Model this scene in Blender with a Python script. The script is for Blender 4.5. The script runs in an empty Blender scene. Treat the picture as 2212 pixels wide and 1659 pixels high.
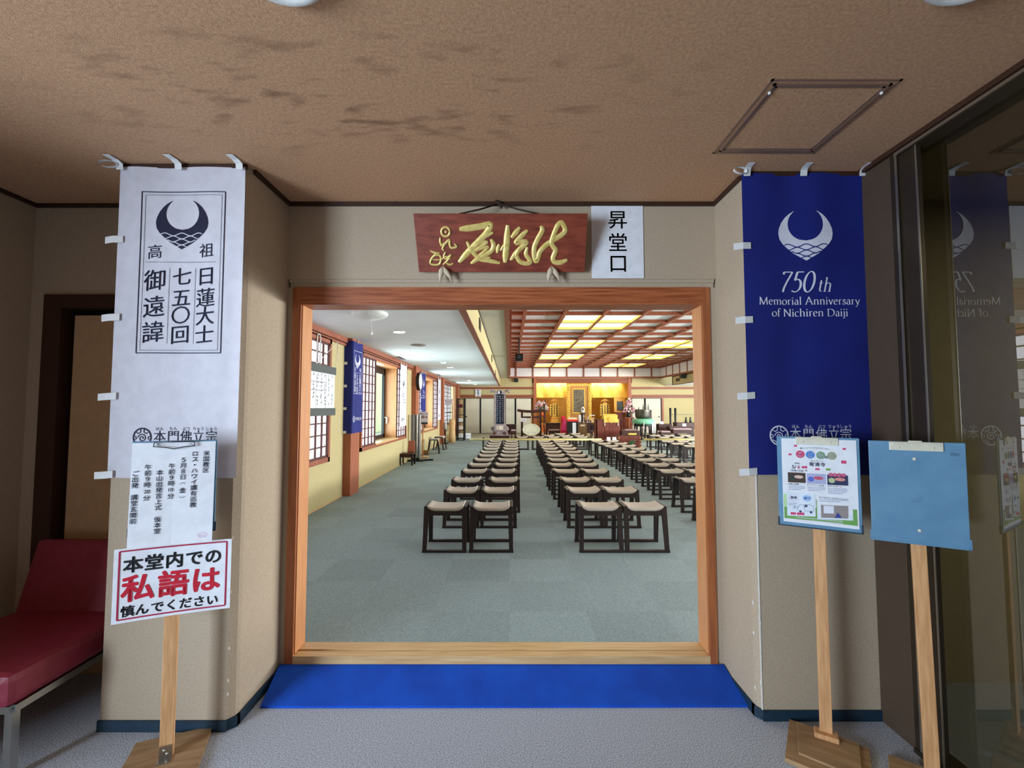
import bpy, math, random
from mathutils import Vector
random.seed(7)
PI = math.pi
S = bpy.context.scene
C = bpy.context.collection

# ------------------------------------------------------------------ camera, world, daylight, exposure
EYE = 1.45
TILT = math.radians(2.9)
FOC = 965.0            # focal length in pixels of the 2212 px wide frame
CX, CY = 1101.0, 829.5
cam = bpy.data.objects.new('camera', bpy.data.cameras.new('camera'))
C.objects.link(cam)
cam.data.sensor_width = 36
cam.data.lens = FOC / 2212 * 36
cam.data.shift_x = (1106 - CX) / 2212
cam.data.clip_start = 0.02
cam.location = (0, 0, EYE)
cam.rotation_euler = (PI / 2 + TILT, 0, 0)
S.camera = cam
S.view_settings.view_transform = 'Standard'
S.view_settings.look = 'None'
S.view_settings.gamma = 1
S.view_settings.exposure = 0.0
S.view_settings.use_curve_mapping = False

world = bpy.data.worlds.new('sky')
S.world = world
world.use_nodes = True
wn = world.node_tree.nodes['Background']
wn.inputs[0].default_value = (0.80, 0.91, 1.0, 1)
wn.inputs[1].default_value = 2.4


def area(name, loc, rot, sx, sy, power, color, spread=PI):
    l = bpy.data.lights.new(name, 'AREA')
    l.shape = 'RECTANGLE'
    l.size, l.size_y, l.energy, l.color, l.spread = sx, sy, power, color, spread
    o = bpy.data.objects.new(name, l)
    o.location, o.rotation_euler = loc, rot
    C.objects.link(o)
    return o


# daylight outside the side door on the camera's left, and outside the hall's window walls
area('daylight_side_door', (-4.2, -1.85, 1.25), (PI / 2 + 0.02, 0, -PI * 0.24), 1.8, 2.0, 375, (0.68, 0.83, 1.0))
area('daylight_windows', (-4.2, 11.5, 1.0), (PI / 2 + 0.32, 0, -PI / 2), 19, 2.4, 2000, (0.76, 0.88, 1.0))
area('daylight_far_windows', (11.9, 10.5, 1.3), (PI / 2 + 0.28, 0, PI / 2), 14, 1.7, 3400, (0.95, 0.98, 1.0))
area('altar_fill', (3.55, 22.75, 2.62), (0.55, 0, 0), 4.2, 0.3, 62, (1.0, 0.88, 0.68))  # added light that brightens the gold alcove, no fixture modelled
area('corridor_fill', (3.6, 0.9, 2.55), (0, 0, 0), 1.2, 1.2, 75, (0.96, 1.0, 0.88))  # added fill light, lifts the corridor seen through the glass

# ------------------------------------------------------------------ helpers
K = 0.953              # hall scale about the eye


def k(v):
    return v * K


def kz(z):
    return EYE + (z - EYE) * K


def ray(x, y):
    u, v = x - CX, CY - y
    return u, FOC * math.cos(TILT) - v * math.sin(TILT), FOC * math.sin(TILT) + v * math.cos(TILT)


def at(x, y, Y):
    """The point of the photograph's pixel (x, y) at the distance Y."""
    r = ray(x, y)
    s = Y / r[1]
    return r[0] * s, Y, EYE + r[2] * s


def lin(c):
    return tuple(((v / 255) / 12.92 if v / 255 <= 0.04045 else ((v / 255 + 0.055) / 1.055) ** 2.4) for v in c) + (1,)


class M:
    def __init__(s):
        s.v, s.f = [], []

    def add(s, vs, fs):
        n = len(s.v)
        s.v += [tuple(p) for p in vs]
        s.f += [tuple(i + n for i in f) for f in fs]
        return s

    def hexa(s, p):     # p: bottom 4 (ccw from below), top 4
        return s.add(p, [(3, 2, 1, 0), (4, 5, 6, 7), (0, 1, 5, 4), (1, 2, 6, 5), (2, 3, 7, 6), (3, 0, 4, 7)])

    def box(s, x0, x1, y0, y1, z0, z1):
        return s.hexa([(x0, y0, z0), (x1, y0, z0), (x1, y1, z0), (x0, y1, z0), (x0, y0, z1), (x1, y0, z1), (x1, y1, z1), (x0, y1, z1)])

    def quad(s, a, b, c, d):
        return s.add([a, b, c, d], [(0, 1, 2, 3)])

    def bar(s, a, b, w, d=None, up=(0, 0, 1)):
        """A square bar from a to b."""
        d = d or w
        a, b = Vector(a), Vector(b)
        t = (b - a).normalized()
        u = Vector(up)
        if abs(t.dot(u)) > 0.95:
            u = Vector((0, 1, 0))
        x = t.cross(u).normalized() * w / 2
        y = x.cross(t).normalized() * d / 2
        return s.hexa([a - x - y, a + x - y, a + x + y, a - x + y, b - x - y, b + x - y, b + x + y, b - x + y])

    def tube(s, pts, r, n=10, cap=True):
        pts = [Vector(p) for p in pts]
        rs = r if isinstance(r, (list, tuple)) else [r] * len(pts)
        base = len(s.v)
        prev = None
        for i, p in enumerate(pts):
            t = (pts[min(i + 1, len(pts) - 1)] - pts[max(i - 1, 0)]).normalized()
            if prev is None:
                a = Vector((0, 0, 1)) if abs(t.z) < 0.9 else Vector((1, 0, 0))
                x = t.cross(a).normalized()
            else:
                x = (prev - t * prev.dot(t)).normalized()
            prev = x
            y = t.cross(x)
            for j in range(n):
                a = 2 * PI * j / n
                s.v.append(tuple(p + (x * math.cos(a) + y * math.sin(a)) * rs[i]))
        for i in range(len(pts) - 1):
            for j in range(n):
                a, b = base + i * n + j, base + i * n + (j + 1) % n
                s.f.append((a, b, b + n, a + n))
        if cap:
            s.f.append(tuple(base + j for j in reversed(range(n))))
            s.f.append(tuple(base + (len(pts) - 1) * n + j for j in range(n)))
        return s

    def lathe(s, prof, c=(0, 0, 0), n=24, sx=1, sy=1, axis='z'):
        base = len(s.v)
        for r, z in prof:
            for j in range(n):
                a = 2 * PI * j / n
                p = (r * math.cos(a) * sx, r * math.sin(a) * sy, z)
                if axis == 'y':
                    p = (p[0], p[2], p[1])
                elif axis == 'x':
                    p = (p[2], p[0], p[1])
                s.v.append((c[0] + p[0], c[1] + p[1], c[2] + p[2]))
        for i in range(len(prof) - 1):
            for j in range(n):
                a, b = base + i * n + j, base + i * n + (j + 1) % n
                s.f.append((a, b, b + n, a + n))
        s.f.append(tuple(base + j for j in reversed(range(n))))
        s.f.append(tuple(base + (len(prof) - 1) * n + j for j in range(n)))
        return s

    def ball(s, c, rx, ry=None, rz=None, n=10):
        ry, rz = ry or rx, rz or rx
        pr = [(max(math.sin(PI * i / n), 0.02), -math.cos(PI * i / n) * rz) for i in range(n + 1)]
        return s.lathe(pr, c, n + 4, rx, ry)

    def prism(s, poly, fn, d0, d1):
        """poly in (u, v); fn(u, v, d) -> point; closed between d0 and d1."""
        n = len(poly)
        s.add([fn(u, v, d0) for u, v in poly] + [fn(u, v, d1) for u, v in poly],
              [tuple(range(n)), tuple(reversed(range(n, 2 * n)))] + [(i, i + n, (i + 1) % n + n, (i + 1) % n) for i in range(n)])
        return s

    def flat(s, poly, fn):
        return s.add([fn(u, v) for u, v in poly], [tuple(range(len(poly)))])

    def ribbon(s, pts, w, fn, closed=False):
        """A printed line of width w (a number or a list) along 2-D points."""
        n = len(pts)
        ws = w if isinstance(w, (list, tuple)) else [w] * n
        base = len(s.v)
        for i, (x, y) in enumerate(pts):
            a = pts[i - 1] if (i or closed) else pts[i]
            b = pts[(i + 1) % n] if (i < n - 1 or closed) else pts[i]
            dx, dy = b[0] - a[0], b[1] - a[1]
            l = math.hypot(dx, dy) or 1
            nx, ny = -dy / l * ws[i] / 2, dx / l * ws[i] / 2
            s.v.append(tuple(fn(x + nx, y + ny)))
            s.v.append(tuple(fn(x - nx, y - ny)))
        for i in range(n if closed else n - 1):
            a, b = base + 2 * i, base + 2 * ((i + 1) % n)
            s.f.append((a, a + 1, b + 1, b))
        return s

    def rectline(s, x0, x1, y0, y1, w, fn, seg=10):
        for (ax, ay, bx, by) in ((x0, y0, x1, y0), (x1, y0, x1, y1), (x1, y1, x0, y1), (x0, y1, x0, y0)):
            s.ribbon([(ax + (bx - ax) * i / seg, ay + (by - ay) * i / seg) for i in range(seg + 1)], w, fn)
        return s

    def disc(s, u, v, r, fn, n=24, ry=None):
        return s.flat([(u + r * math.cos(2 * PI * i / n), v + (ry or r) * math.sin(2 * PI * i / n)) for i in range(n)], fn)

    # --- lettering
    def glyph(s, ch, u, v, size, fn, bold=0.0, slant=0.0, sx=1.0, tilt=0.0):
        """One square character with its cell centred on (u, v)."""
        vs, fs = glyph2d(ch)
        for ox, oy in [(bold * math.cos(q * PI / 4), bold * math.sin(q * PI / 4)) for q in range(8)] if bold else [(0, 0)]:
            out = []
            for x, y in vs:
                x, y = (x - 0.5 + ox) * sx, y - 0.38 + oy
                x, y = x + slant * y, y + tilt * x
                out.append(fn(u + x * size, v + y * size))
            s.add(out, fs)
        return s

    def column(s, text, u, v, size, fn, step=1.0, **kw):
        """Vertical writing, first character centred on (u, v)."""
        for i, ch in enumerate(text):
            if ch not in ' \u3000':
                s.glyph(ch, u, v - i * size * step, size, fn, **kw)
        return s

    def row(s, text, u, v, size, fn, step=1.0, **kw):
        """Horizontal writing of square characters, centred on (u, v)."""
        n = len(text)
        for i, ch in enumerate(text):
            if ch not in ' \u3000':
                s.glyph(ch, u + (i - (n - 1) / 2) * size * step, v, size, fn, **kw)
        return s

    def latin(s, text, u, v, size, fn, bold=0.0, slant=0.0):
        """Proportional writing centred on u, baseline at v."""
        vs, fs = glyph2d(text)
        x0, x1 = min(p[0] for p in vs), max(p[0] for p in vs)
        for ox, oy in ((bold, 0), (-bold, 0), (0, bold), (0, -bold)) if bold else ((0, 0),):
            s.add([fn(u + (x + ox - (x0 + x1) / 2 + slant * y) * size, v + (y + oy) * size) for x, y in vs], fs)
        return s

    def build(s, name, m, parent=None, smooth=False, bevel=0.0, loc=None, rotz=0.0):
        me = bpy.data.meshes.new(name)
        me.from_pydata(s.v, [], s.f)
        me.update()
        if smooth:
            me.polygons.foreach_set('use_smooth', [True] * len(me.polygons))
        me.materials.append(m)
        o = bpy.data.objects.new(name, me)
        C.objects.link(o)
        if parent is not None:
            o.parent = parent
        if loc is not None:
            o.location = loc
        o.rotation_euler.z = rotz
        if bevel:
            b = o.modifiers.new('bevel', 'BEVEL')
            b.width, b.segments, b.limit_method = bevel, 2, 'ANGLE'
        return o


_tc = bpy.data.curves.new('lettering', 'FONT')
_to = bpy.data.objects.new('lettering', _tc)
_gl = {}


def glyph2d(text):
    key = text
    if key not in _gl:
        _tc.body, _tc.resolution_u = text, 3
        C.objects.link(_to)
        bpy.context.view_layer.update()
        dg = bpy.context.evaluated_depsgraph_get()
        me = bpy.data.meshes.new_from_object(_to.evaluated_get(dg))
        _gl[key] = ([(v.co.x, v.co.y) for v in me.vertices], [tuple(p.vertices) for p in me.polygons])
        bpy.data.meshes.remove(me)
        C.objects.unlink(_to)
    return _gl[key]


def tag(o, label=None, cat=None, group=None, kind=None):
    if label:
        o['label'] = label
    if cat:
        o['category'] = cat
    if group:
        o['group'] = group
    if kind:
        o['kind'] = kind
    return o


def thing(name, label, cat, loc=(0, 0, 0), rotz=0.0, group=None):
    o = bpy.data.objects.new(name, None)
    o.empty_display_size = 0.1
    C.objects.link(o)
    o.location = loc
    o.rotation_euler.z = rotz
    return tag(o, label, cat, group)


def dup(root, loc, rotz, label, group=None):
    r = root.copy()
    C.objects.link(r)
    r.location = loc
    r.rotation_euler.z = rotz
    r['label'] = label
    if group:
        r['group'] = group
    for ch in list(root.children):
        c = ch.copy()
        C.objects.link(c)
        c.parent = r
        for g in ch.children:
            d = g.copy()
            C.objects.link(d)
            d.parent = c
    return r


def struct(name, m, mesh, label=None, parent=None, **kw):
    o = mesh.build(name, m, parent, **kw)
    if parent is None:
        tag(o, label, None, None, 'structure')
    return o


# ------------------------------------------------------------------ materials
MATS = {}


def mat(name, rgb, rough=0.6, rgb2=None, scale=20.0, stretch=(1, 1, 1), bump=0.0, bscale=None, metal=0.0, spec=0.4, detail=4.0, emit=0.0, ramp=(0.35, 0.65)):
    m = bpy.data.materials.new(name)
    m.use_nodes = True
    nt = m.node_tree
    N, L = nt.nodes, nt.links
    b = N['Principled BSDF']
    b.inputs['Base Color'].default_value = lin(rgb)
    b.inputs['Roughness'].default_value = rough
    b.inputs['Metallic'].default_value = metal
    b.inputs['Specular IOR Level'].default_value = spec
    if emit:
        b.inputs['Emission Color'].default_value = lin(rgb)
        b.inputs['Emission Strength'].default_value = emit
    tc = N.new('ShaderNodeTexCoord')
    mp = N.new('ShaderNodeMapping')
    mp.inputs['Scale'].default_value = stretch
    L.new(tc.outputs['Object'], mp.inputs['Vector'])
    nz = N.new('ShaderNodeTexNoise')
    nz.inputs['Scale'].default_value = scale
    nz.inputs['Detail'].default_value = detail
    L.new(mp.outputs['Vector'], nz.inputs['Vector'])
    if rgb2 is None:
        rgb2 = tuple(v * 0.96 for v in rgb)
    cr = N.new('ShaderNodeValToRGB')
    cr.color_ramp.elements[0].position, cr.color_ramp.elements[1].position = ramp
    cr.color_ramp.elements[0].color, cr.color_ramp.elements[1].color = lin(rgb2), lin(rgb)
    L.new(nz.outputs['Fac'], cr.inputs['Fac'])
    L.new(cr.outputs['Color'], b.inputs['Base Color'])
    if bump:
        n2 = N.new('ShaderNodeTexNoise')
        n2.inputs['Scale'].default_value = bscale or scale * 3
        n2.inputs['Detail'].default_value = 3
        L.new(mp.outputs['Vector'], n2.inputs['Vector'])
        bp = N.new('ShaderNodeBump')
        bp.inputs['Strength'].default_value = bump
        bp.inputs['Distance'].default_value = 0.01
        L.new(n2.outputs['Fac'], bp.inputs['Height'])
        L.new(bp.outputs['Normal'], b.inputs['Normal'])
    MATS[name] = m
    m['ramp'] = cr.name
    return m


def translucent(name, rgb, amount=0.5, rough=0.7):
    m = mat(name, rgb, rough)
    nt = m.node_tree
    b = nt.nodes['Principled BSDF']
    t = nt.nodes.new('ShaderNodeBsdfTranslucent')
    t.inputs[0].default_value = lin(rgb)
    mx = nt.nodes.new('ShaderNodeMixShader')
    mx.inputs[0].default_value = amount
    nt.links.new(b.outputs[0], mx.inputs[1])
    nt.links.new(t.outputs[0], mx.inputs[2])
    nt.links.new(mx.outputs[0], nt.nodes['Material Output'].inputs['Surface'])
    return m


def pane(name, tint, refl, rough=0.0):
    m = bpy.data.materials.new(name)
    m.use_nodes = True
    nt = m.node_tree
    nt.nodes.remove(nt.nodes['Principled BSDF'])
    t = nt.nodes.new('ShaderNodeBsdfTransparent')
    t.inputs[0].default_value = lin(tint)
    g = nt.nodes.new('ShaderNodeBsdfGlossy')
    g.inputs['Roughness'].default_value = rough
    mx = nt.nodes.new('ShaderNodeMixShader')
    mx.inputs[0].default_value = refl
    nt.links.new(t.outputs[0], mx.inputs[1])
    nt.links.new(g.outputs[0], mx.inputs[2])
    nt.links.new(mx.outputs[0], nt.nodes['Material Output'].inputs['Surface'])
    MATS[name] = m
    return m


wallpaper = mat('tan_wallpaper', (186, 168, 145), 0.85, (176, 158, 135), 120, bump=0.09, bscale=480)
header_mat = wallpaper
chip = mat('white_plaster', (228, 224, 214), 0.9)
brown_trim = mat('dark_brown_trim', (62, 36, 24), 0.55)
base_mat = mat('navy_vinyl_base', (24, 52, 72), 0.5, (20, 44, 60), 40)
frame_wood = mat('red_brown_wood', (176, 104, 60), 0.42, (152, 84, 46), 6, (9, 9, .7), 0.04, spec=0.5)
frame_wood_x = mat('red_brown_wood_across', (180, 104, 62), 0.42, (140, 70, 38), 6, (0.8, 8, 16), 0.05, spec=0.5)
jamb_wood = mat('orange_wood', (214, 150, 98), 0.4, (204, 138, 88), 7, (9, 9, .7), 0.03, spec=0.5)
sill_wood = mat('pale_wood', (226, 190, 136), 0.38, (206, 164, 110), 7, (0.6, 14, 8), 0.04, spec=0.5)
pole_wood = mat('pine_pole', (216, 166, 116), 0.55, (192, 140, 92), 9, (10, 10, 0.8), 0.04)
ply = mat('worn_plywood', (176, 142, 104), 0.7, (146, 114, 80), 5, (1, 6, 1), 0.06)
blue_mat = mat('blue_mat_fabric', (6, 84, 206), 0.85, (4, 70, 184), 5, bump=0.05, bscale=500)
banner_white = translucent('white_cloth', (228, 226, 236), 0.12)
banner_navy = mat('navy_cloth', (20, 34, 122), 0.7, (16, 28, 108), 3)
ink_navy = mat('navy_ink', (18, 20, 54), 0.7)
ink_black = mat('black_ink', (16, 16, 24), 0.6)
ink_red = mat('red_ink', (204, 22, 50), 0.6)
ink_crimson = mat('crimson_ink', (176, 24, 66), 0.6)
ink_white = mat('white_ink', (226, 226, 240), 0.7)
ink_grey = mat('grey_ink', (110, 116, 150), 0.7)
paper = translucent('white_paper', (244, 246, 252), 0.08)
tape = mat('white_tape', (232, 232, 232), 0.5)
clip_blue = mat('blue_grey_board', (104, 148, 178), 0.55, (94, 138, 170), 14, bump=0.03)
clip_edge = mat('dark_grey_binding', (48, 62, 76), 0.5)
clip_metal = mat('cream_metal', (224, 220, 200), 0.35, spec=0.6)
clip_wire = mat('steel_wire', (92, 94, 100), 0.4, metal=0.5)
steel = mat('brushed_steel', (190, 190, 186), 0.28, metal=1.0)
plaque_wood = mat('zelkova_plaque', (150, 72, 50), 0.4, (108, 44, 30), 9, (1.2, 4, 5), 0.08, spec=0.5, detail=8, ramp=(0.3, 0.7))
gold = mat('gold_leaf', (238, 216, 138), 0.36, (222, 194, 108), 40, metal=0.25)
rope = mat('dark_cord', (58, 40, 30), 0.8)
tassel_cloth = mat('beige_cloth', (206, 190, 164), 0.85)
red_leather = mat('burgundy_vinyl', (150, 50, 70), 0.42, (138, 42, 60), 30, bump=0.05, spec=0.5)
white_plastic = mat('white_plastic', (232, 232, 228), 0.4)
hatch_metal = mat('brown_metal_trim', (136, 106, 88), 0.4, spec=0.6)
alum = mat('bronze_aluminium', (74, 62, 50), 0.35, metal=0.6)
alum_light = mat('bright_aluminium', (176, 168, 152), 0.3, metal=0.85)
black = mat('black_plastic', (18, 18, 20), 0.4)
dark_panel = mat('brown_panel', (80, 64, 50), 0.6)

hall_wall = mat('straw_plaster', (198, 184, 138), 0.9, (190, 175, 128), 60, bump=0.06, bscale=300)
hall_white = mat('white_ceiling_board', (242, 242, 240), 0.9, (236, 236, 236), 2)
hall_grey = mat('grey_plaster_ceiling', (206, 204, 192), 0.9)
hall_wood = mat('cedar_wood', (172, 102, 72), 0.5, (152, 86, 60), 6, (8, 8, .8), 0.03)
hall_wood_y = mat('cedar_beam', (164, 98, 74), 0.5, (142, 80, 58), 6, (9, 0.7, 9), 0.02)
hall_rail = mat('rust_rail', (148, 84, 60), 0.5, (130, 70, 49), 5, (0.6, 9, 9))
lattice_wood = mat('dark_red_lattice', (92, 50, 44), 0.55)
shoji_paper = translucent('shoji_paper', (236, 230, 236), 0.28)
fusuma = mat('cream_door_paper', (222, 216, 200), 0.85, (216, 210, 194), 4)
coffer_white = mat('white_coffer_board', (236, 232, 232), 0.85)
lamp_panel = mat('lit_diffuser', (255, 249, 222), 0.6, emit=3.2)
down_lamp = mat('lit_downlight', (255, 250, 236), 0.6, emit=3.0)
glass_clear = pane('window_glass', (226, 244, 238), 0.05)
glass_door = pane('tinted_glass', (150, 146, 126), 0.20)
stool_wood = mat('black_brown_wood', (44, 32, 30), 0.42, (34, 24, 23), 6, (1, 1, 5), spec=0.5)
stool_pad = mat('beige_vinyl', (206, 192, 176), 0.5, (198, 184, 168), 12, bump=0.02)
bamboo = mat('bamboo', (226, 208, 142), 0.4, (208, 186, 116), 6, (1, 8, 8), spec=0.5)
dark_wood = mat('dark_brown_wood', (66, 34, 26), 0.45, (54, 27, 21), 5, (7, 7, 1))
red_wood = mat('rosewood', (122, 58, 44), 0.45, (100, 44, 34), 5, (7, 7, 1))
gold_cloth = mat('gold_brocade', (240, 202, 92), 0.55, (224, 178, 66), 3, (3, 3, 1))
gold_wall = mat('gold_panel', (232, 176, 78), 0.5, (218, 158, 60), 3)
gold_bright = mat('bright_gold', (244, 208, 104), 0.4, (214, 166, 60), 24, metal=0.3)
silver = mat('silver_sheet', (205, 205, 205), 0.25, metal=0.9)
bronze = mat('dark_bronze', (88, 86, 76), 0.38, (70, 68, 60), 8, metal=0.5)
green_cloth = mat('mint_cushion', (124, 190, 156), 0.7, (104, 172, 136), 6)
pink = mat('pink_petals', (214, 160, 176), 0.7, (176, 110, 130), 30)
cream_petals = mat('cream_petals', (236, 222, 208), 0.7)
leaf = mat('green_leaves', (54, 96, 46), 0.6, (40, 74, 36), 20)
fern_green = mat('fern_green', (58, 128, 84), 0.6, (40, 100, 64), 20)
mauve = mat('mauve_cushion', (170, 142, 146), 0.7)
red_cloth = mat('red_cloth', (214, 34, 54), 0.7)
hot_pink = mat('pink_cloth', (226, 60, 120), 0.6)
orange_cloth = mat('orange_cloth', (226, 104, 40), 0.7)
stone = mat('carved_grey_wood', (176, 164, 166), 0.5, (134, 118, 120), 14)
slate_blue = mat('dark_blue_panel', (28, 44, 66), 0.18, (20, 32, 50), 4, spec=0.7)
tan_cloth = mat('tan_cloth', (214, 180, 130), 0.8, (200, 164, 114), 5, (5, 5, 1))
grey_board = mat('grey_board', (84, 90, 88), 0.6)
ground_mat = mat('pale_paving', (190, 190, 184), 0.9)
cream_wall = mat('cream_render', (236, 228, 186), 0.9)
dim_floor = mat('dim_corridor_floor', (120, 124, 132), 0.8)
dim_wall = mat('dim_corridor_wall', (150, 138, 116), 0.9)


def nodes_of(m):
    nt = m.node_tree
    return nt, nt.nodes, nt.links, nt.nodes['Principled BSDF']


def ceiling_material():
    """Brown woven wallpaper with darker water stains in an old patch."""
    m = mat('brown_woven_ceiling', (208, 164, 128), 0.85, (186, 143, 108), 90, (1, 1, 1), 0.28, 290)
    nt, N, L, b = nodes_of(m)
    base = N[m['ramp']].outputs['Color']
    tc = N.new('ShaderNodeTexCoord')
    mp = N.new('ShaderNodeMapping')
    mp.inputs['Rotation'].default_value = (0, 0, 0.5)
    mp.inputs['Scale'].default_value = (5, 14, 1)
    L.new(tc.outputs['Object'], mp.inputs['Vector'])
    nz = N.new('ShaderNodeTexNoise')
    nz.inputs['Scale'].default_value = 1.3
    nz.inputs['Detail'].default_value = 6
    L.new(mp.outputs['Vector'], nz.inputs['Vector'])
    sp = N.new('ShaderNodeSeparateXYZ')
    L.new(tc.outputs['Object'], sp.inputs[0])

    def band(sock, c, w):
        a = N.new('ShaderNodeMath'); a.operation = 'SUBTRACT'; a.inputs[1].default_value = c
        L.new(sock, a.inputs[0])
        q = N.new('ShaderNodeMath'); q.operation = 'ABSOLUTE'; L.new(a.outputs[0], q.inputs[0])
        r = N.new('ShaderNodeMapRange'); r.inputs[1].default_value = w; r.inputs[2].default_value = w * 0.3
        L.new(q.outputs[0], r.inputs[0])
        return r.outputs[0]
    mu = N.new('ShaderNodeMath'); mu.operation = 'MULTIPLY'
    L.new(band(sp.outputs[0], -0.55, 1.5), mu.inputs[0])
    L.new(band(sp.outputs[1], 1.62, 0.42), mu.inputs[1])
    th = N.new('ShaderNodeMapRange'); th.inputs[1].default_value = 0.54; th.inputs[2].default_value = 0.72
    L.new(nz.outputs['Fac'], th.inputs[0])
    m2 = N.new('ShaderNodeMath'); m2.operation = 'MULTIPLY'
    L.new(mu.outputs[0], m2.inputs[0]); L.new(th.outputs[0], m2.inputs[1])
    m3 = N.new('ShaderNodeMath'); m3.operation = 'MULTIPLY'; m3.inputs[1].default_value = 0.75
    L.new(m2.outputs[0], m3.inputs[0])
    mx = N.new('ShaderNodeMixRGB')
    mx.inputs['Color2'].default_value = lin((118, 82, 56))
    L.new(m3.outputs[0], mx.inputs['Fac']); L.new(base, mx.inputs['Color1'])
    L.new(mx.outputs[0], b.inputs['Base Color'])
    return m


def tile_carpet():
    """Half-metre grey-green carpet tiles laid quarter-turned, each a little different."""
    m = mat('tile_carpet', (164, 180, 178), 0.8, (130, 146, 146), 150, bump=0.25, bscale=320)
    nt, N, L, b = nodes_of(m)
    base = N[m['ramp']].outputs['Color']
    tc = N.new('ShaderNodeTexCoord')
    mp = N.new('ShaderNodeMapping'); mp.inputs['Scale'].default_value = (2, 2, 2)
    L.new(tc.outputs['Object'], mp.inputs['Vector'])
    fl = N.new('ShaderNodeVectorMath'); fl.operation = 'FLOOR'
    L.new(mp.outputs[0], fl.inputs[0])
    wn_ = N.new('ShaderNodeTexWhiteNoise'); L.new(fl.outputs[0], wn_.inputs['Vector'])
    ck = N.new('ShaderNodeTexChecker'); ck.inputs['Scale'].default_value = 2.0
    ck.inputs['Color1'].default_value = (1, 1, 1, 1); ck.inputs['Color2'].default_value = (0.91, 0.91, 0.91, 1)
    L.new(tc.outputs['Object'], ck.inputs['Vector'])
    mr = N.new('ShaderNodeMapRange'); mr.inputs[3].default_value = 0.90; mr.inputs[4].default_value = 1.0
    L.new(wn_.outputs['Value'], mr.inputs[0])
    x1 = N.new('ShaderNodeMixRGB'); x1.blend_type = 'MULTIPLY'; x1.inputs[0].default_value = 1
    x2 = N.new('ShaderNodeMixRGB'); x2.blend_type = 'MULTIPLY'; x2.inputs[0].default_value = 1
    L.new(base, x1.inputs[1]); L.new(ck.outputs[0], x1.inputs[2])
    L.new(x1.outputs[0], x2.inputs[1]); L.new(mr.outputs[0], x2.inputs[2])
    L.new(x2.outputs[0], b.inputs['Base Color'])
    return m


ceil_mat = ceiling_material()
hall_carpet = tile_carpet()
foyer_carpet = mat('grey_blue_carpet', (222, 228, 238), 0.95, (136, 143, 158), 210, bump=0.4, bscale=480, ramp=(.38, .62))

# ------------------------------------------------------------------ the entrance room (structure)
CEIL = 2.60            # entrance ceiling
DW = 2.486             # face of the door wall
DB = 2.593             # hall side of the door wall
SILL = 0.11            # hall floor
GX = 1.72              # glass wall
LX = -2.69             # far left wall
REAR = -3.0
RL, RR = -1.245, 1.156  # recess side walls
CL = (-1.835, -1.268, 2.075)
CR = (1.172, 1.72, 2.143)

struct('floor_entrance', foyer_carpet, M().box(LX - .1, GX, REAR, DB, -.06, 0))
struct('ceiling_entrance', ceil_mat, M().box(LX - .1, GX, REAR, DW, CEIL, CEIL + .08))
# the left wall has the doorway the daylight comes through, beside the camera
struct('wall_left', wallpaper, M().box(LX - .1, LX, REAR, -1.7, 0, CEIL).box(LX - .1, LX, .52, DW, 0, CEIL).box(LX - .1, LX, -1.7, .52, 2.2, CEIL))

# left column with a small chamfered corner, then the recess side
col = M()
p = [(CL[0], DW), (CL[0], CL[2]), (CL[1] - .004, CL[2]), (RL - .004, CL[2] + .03), (RL, CL[2] + .05), (RL, DW)]
col.prism(p, lambda u, v, d: (u, v, d), 0, CEIL)
struct('wall_left_pier', wallpaper, col)
col = M()
p = [(RR, DW), (RR, CR[2] + .045), (RR + .002, CR[2] + .03), (CR[0] + .002, CR[2]), (CR[1], CR[2]), (CR[1], DW)]
col.prism(p, lambda u, v, d: (u, v, d), 0, CEIL)
struct('wall_right_pier', wallpaper, col)

# door wall: header with a small moulded lip, cheeks, the part behind the left pier with its own door
w = M()
w.box(RL, RR, DW - .02, DB, 2.163, CEIL)                 # header face
w.box(RL + .01, RR - .01, DW - .012, DB, 2.145, 2.163)
w.box(-1.232, 1.146, DW - .004, DB, 2.119, 2.145)
w.box(-2.9, 11.2, DW + .02, DB, CEIL, 3.9)               # above, towards the hall
w.box(RL, -1.215, DW - .003, DB, 0, 2.119)
w.box(1.120, RR, DW - .003, DB, 0, 2.119)
w.box(RR, 11.2, DW, DB, 0, CEIL)
w.box(CL[0], RL, DW, DB, 0, CEIL)
w.box(LX - .2, -2.60, DW, DB, 0, CEIL)
w.box(-2.60, CL[0], DW, DB, 2.076, CEIL)
struct('wall_entrance', wallpaper, w)

for nm, a in (('trim_1', (RL, RR, DW - .034, DW - .02)), ('trim_2', (LX, CL[0], DW - .014, DW)), ('trim_3', (CL[0], CL[1] + .02, CL[2] - .014, CL[2])),
              ('trim_4', (CR[0], CR[1], CR[2] - .014, CR[2]))):
    struct(nm, brown_trim, M().box(a[0], a[1], a[2], a[3], CEIL - .022, CEIL))
for nm, a in (('trim_5', (RL, RL + .014, CL[2] + .04, DW - .034)), ('trim_6', (RR - .014, RR, CR[2] + .03, DW - .034)),
              ('trim_7', (CL[0] - .014, CL[0], CL[2], DW - .014)), ('trim_8', (LX, LX + .014, REAR, DW - .014)), ('trim_9', (GX - .02, GX, -1.0, CR[2] - .014))):
    struct(nm, brown_trim, M().box(a[0], a[1], a[2], a[3], CEIL - .022, CEIL))

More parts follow.
